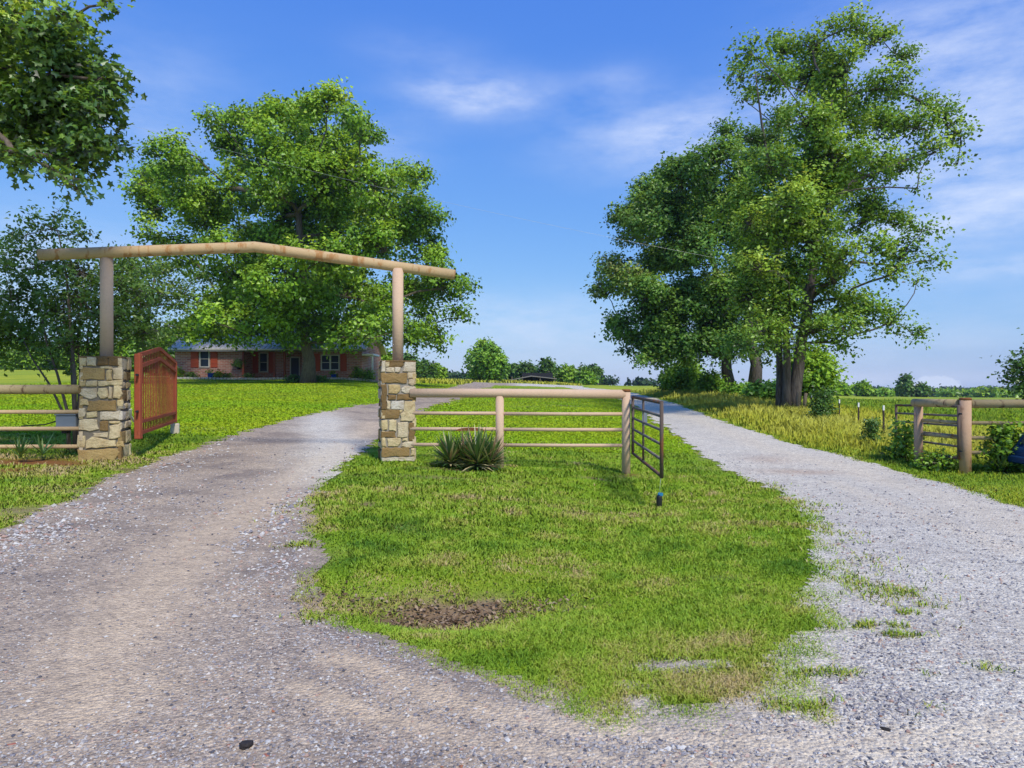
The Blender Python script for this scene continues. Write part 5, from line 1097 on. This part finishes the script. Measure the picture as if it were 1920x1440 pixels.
az = W.math('ARCTAN2', sp.outputs[0], sp.outputs[1]); el = W.math('ARCSINE', sp.outputs[2])
cv = W.n('ShaderNodeCombineXYZ'); wt.links.new(az, cv.inputs[0]); wt.links.new(el, cv.inputs[1])
mp = W.n('ShaderNodeMapping'); mp.inputs['Scale'].default_value = (5, 15, 1); mp.inputs['Rotation'].default_value = (0, 0, .12); wt.links.new(cv.outputs[0], mp.inputs[0])
cn = W.noise(mp.outputs[0], 1.5, 9, .64)
total = None
for px, py, hw, hh, s_ in [(900, 180, 125, 34, .62), (770, 95, 120, 32, .12), (700, 275, 110, 45, .22), (1280, 258, 190, 60, .55), (1150, 150, 70, 30, .18), (260, 210, 160, 110, .22), (1850, 280, 260, 150, .5), (1760, 70, 190, 100, .32), (1820, 405, 170, 36, .35), (1880, 503, 80, 18, .45), (960, 600, 260, 46, .4), (1100, 655, 330, 46, .3), (15, 490, 90, 70, .5), (300, 520, 200, 80, .25), (1700, 640, 300, 60, .25), (1650, 715, 200, 16, .5)]:
    a0 = math.atan2(px-960, F); e0 = math.atan((720-py)/math.hypot(F, px-960)); k = math.cos(a0)
    dx = W.math('MULTIPLY', W.math('SUBTRACT', az, a0), F/hw/k*k*k if False else F/hw); dy = W.math('MULTIPLY', W.math('SUBTRACT', el, e0), F/hh)
    g = W.math('MULTIPLY', W.math('EXPONENT', W.math('MULTIPLY', W.math('ADD', W.math('MULTIPLY', dx, dx), W.math('MULTIPLY', dy, dy)), -1.)), s_)
    total = g if total is None else W.math('ADD', total, g)
wis = W.n('ShaderNodeMapRange'); wis.inputs['From Min'].default_value = .28; wis.inputs['From Max'].default_value = .66; wis.inputs['To Min'].default_value = .08; wis.inputs['To Max'].default_value = 1.25; wt.links.new(cn, wis.inputs[0])
cm = W.math('MULTIPLY', total, wis.outputs[0], True)
# small cumulus on the horizon
a0 = math.atan2(1752-960, F); e0 = math.atan((720-722)/F)
cn2 = W.noise(cv.outputs[0], 90, 4, .6)
dx = W.math('MULTIPLY', W.math('SUBTRACT', az, a0), F/38); dy = W.math('MULTIPLY', W.math('SUBTRACT', el, e0), F/17)
rr = W.math('ADD', W.math('ADD', W.math('MULTIPLY', dx, dx), W.math('MULTIPLY', dy, dy)), W.math('MULTIPLY', W.math('SUBTRACT', cn2, .5), 1.6))
cu = W.n('ShaderNodeMapRange'); cu.inputs['From Min'].default_value = 1.15; cu.inputs['From Max'].default_value = .6; cu.inputs['To Min'].default_value = 0; cu.inputs['To Max'].default_value = .9; wt.links.new(rr, cu.inputs[0])
cm = W.math('MAXIMUM', cm, cu.outputs[0], True)
cc = W.mix(cm, hs.outputs[0], (5.6, 6.2, 7.6)); wt.links.new(cc, bg.inputs[0])
vs = sc.view_settings; vs.view_transform = 'Standard'; vs.look = 'None'; vs.exposure = .28; vs.gamma = 1
sc.render.engine = 'CYCLES'; sc.cycles.max_bounces = 6; sc.cycles.diffuse_bounces = 4; sc.cycles.transmission_bounces = 4; sc.cycles.use_denoising = True; sc.cycles.denoiser = 'OPENIMAGEDENOISE'; sc.cycles.denoising_input_passes = 'RGB_ALBEDO_NORMAL'; sc.cycles.denoising_prefilter = 'ACCURATE'
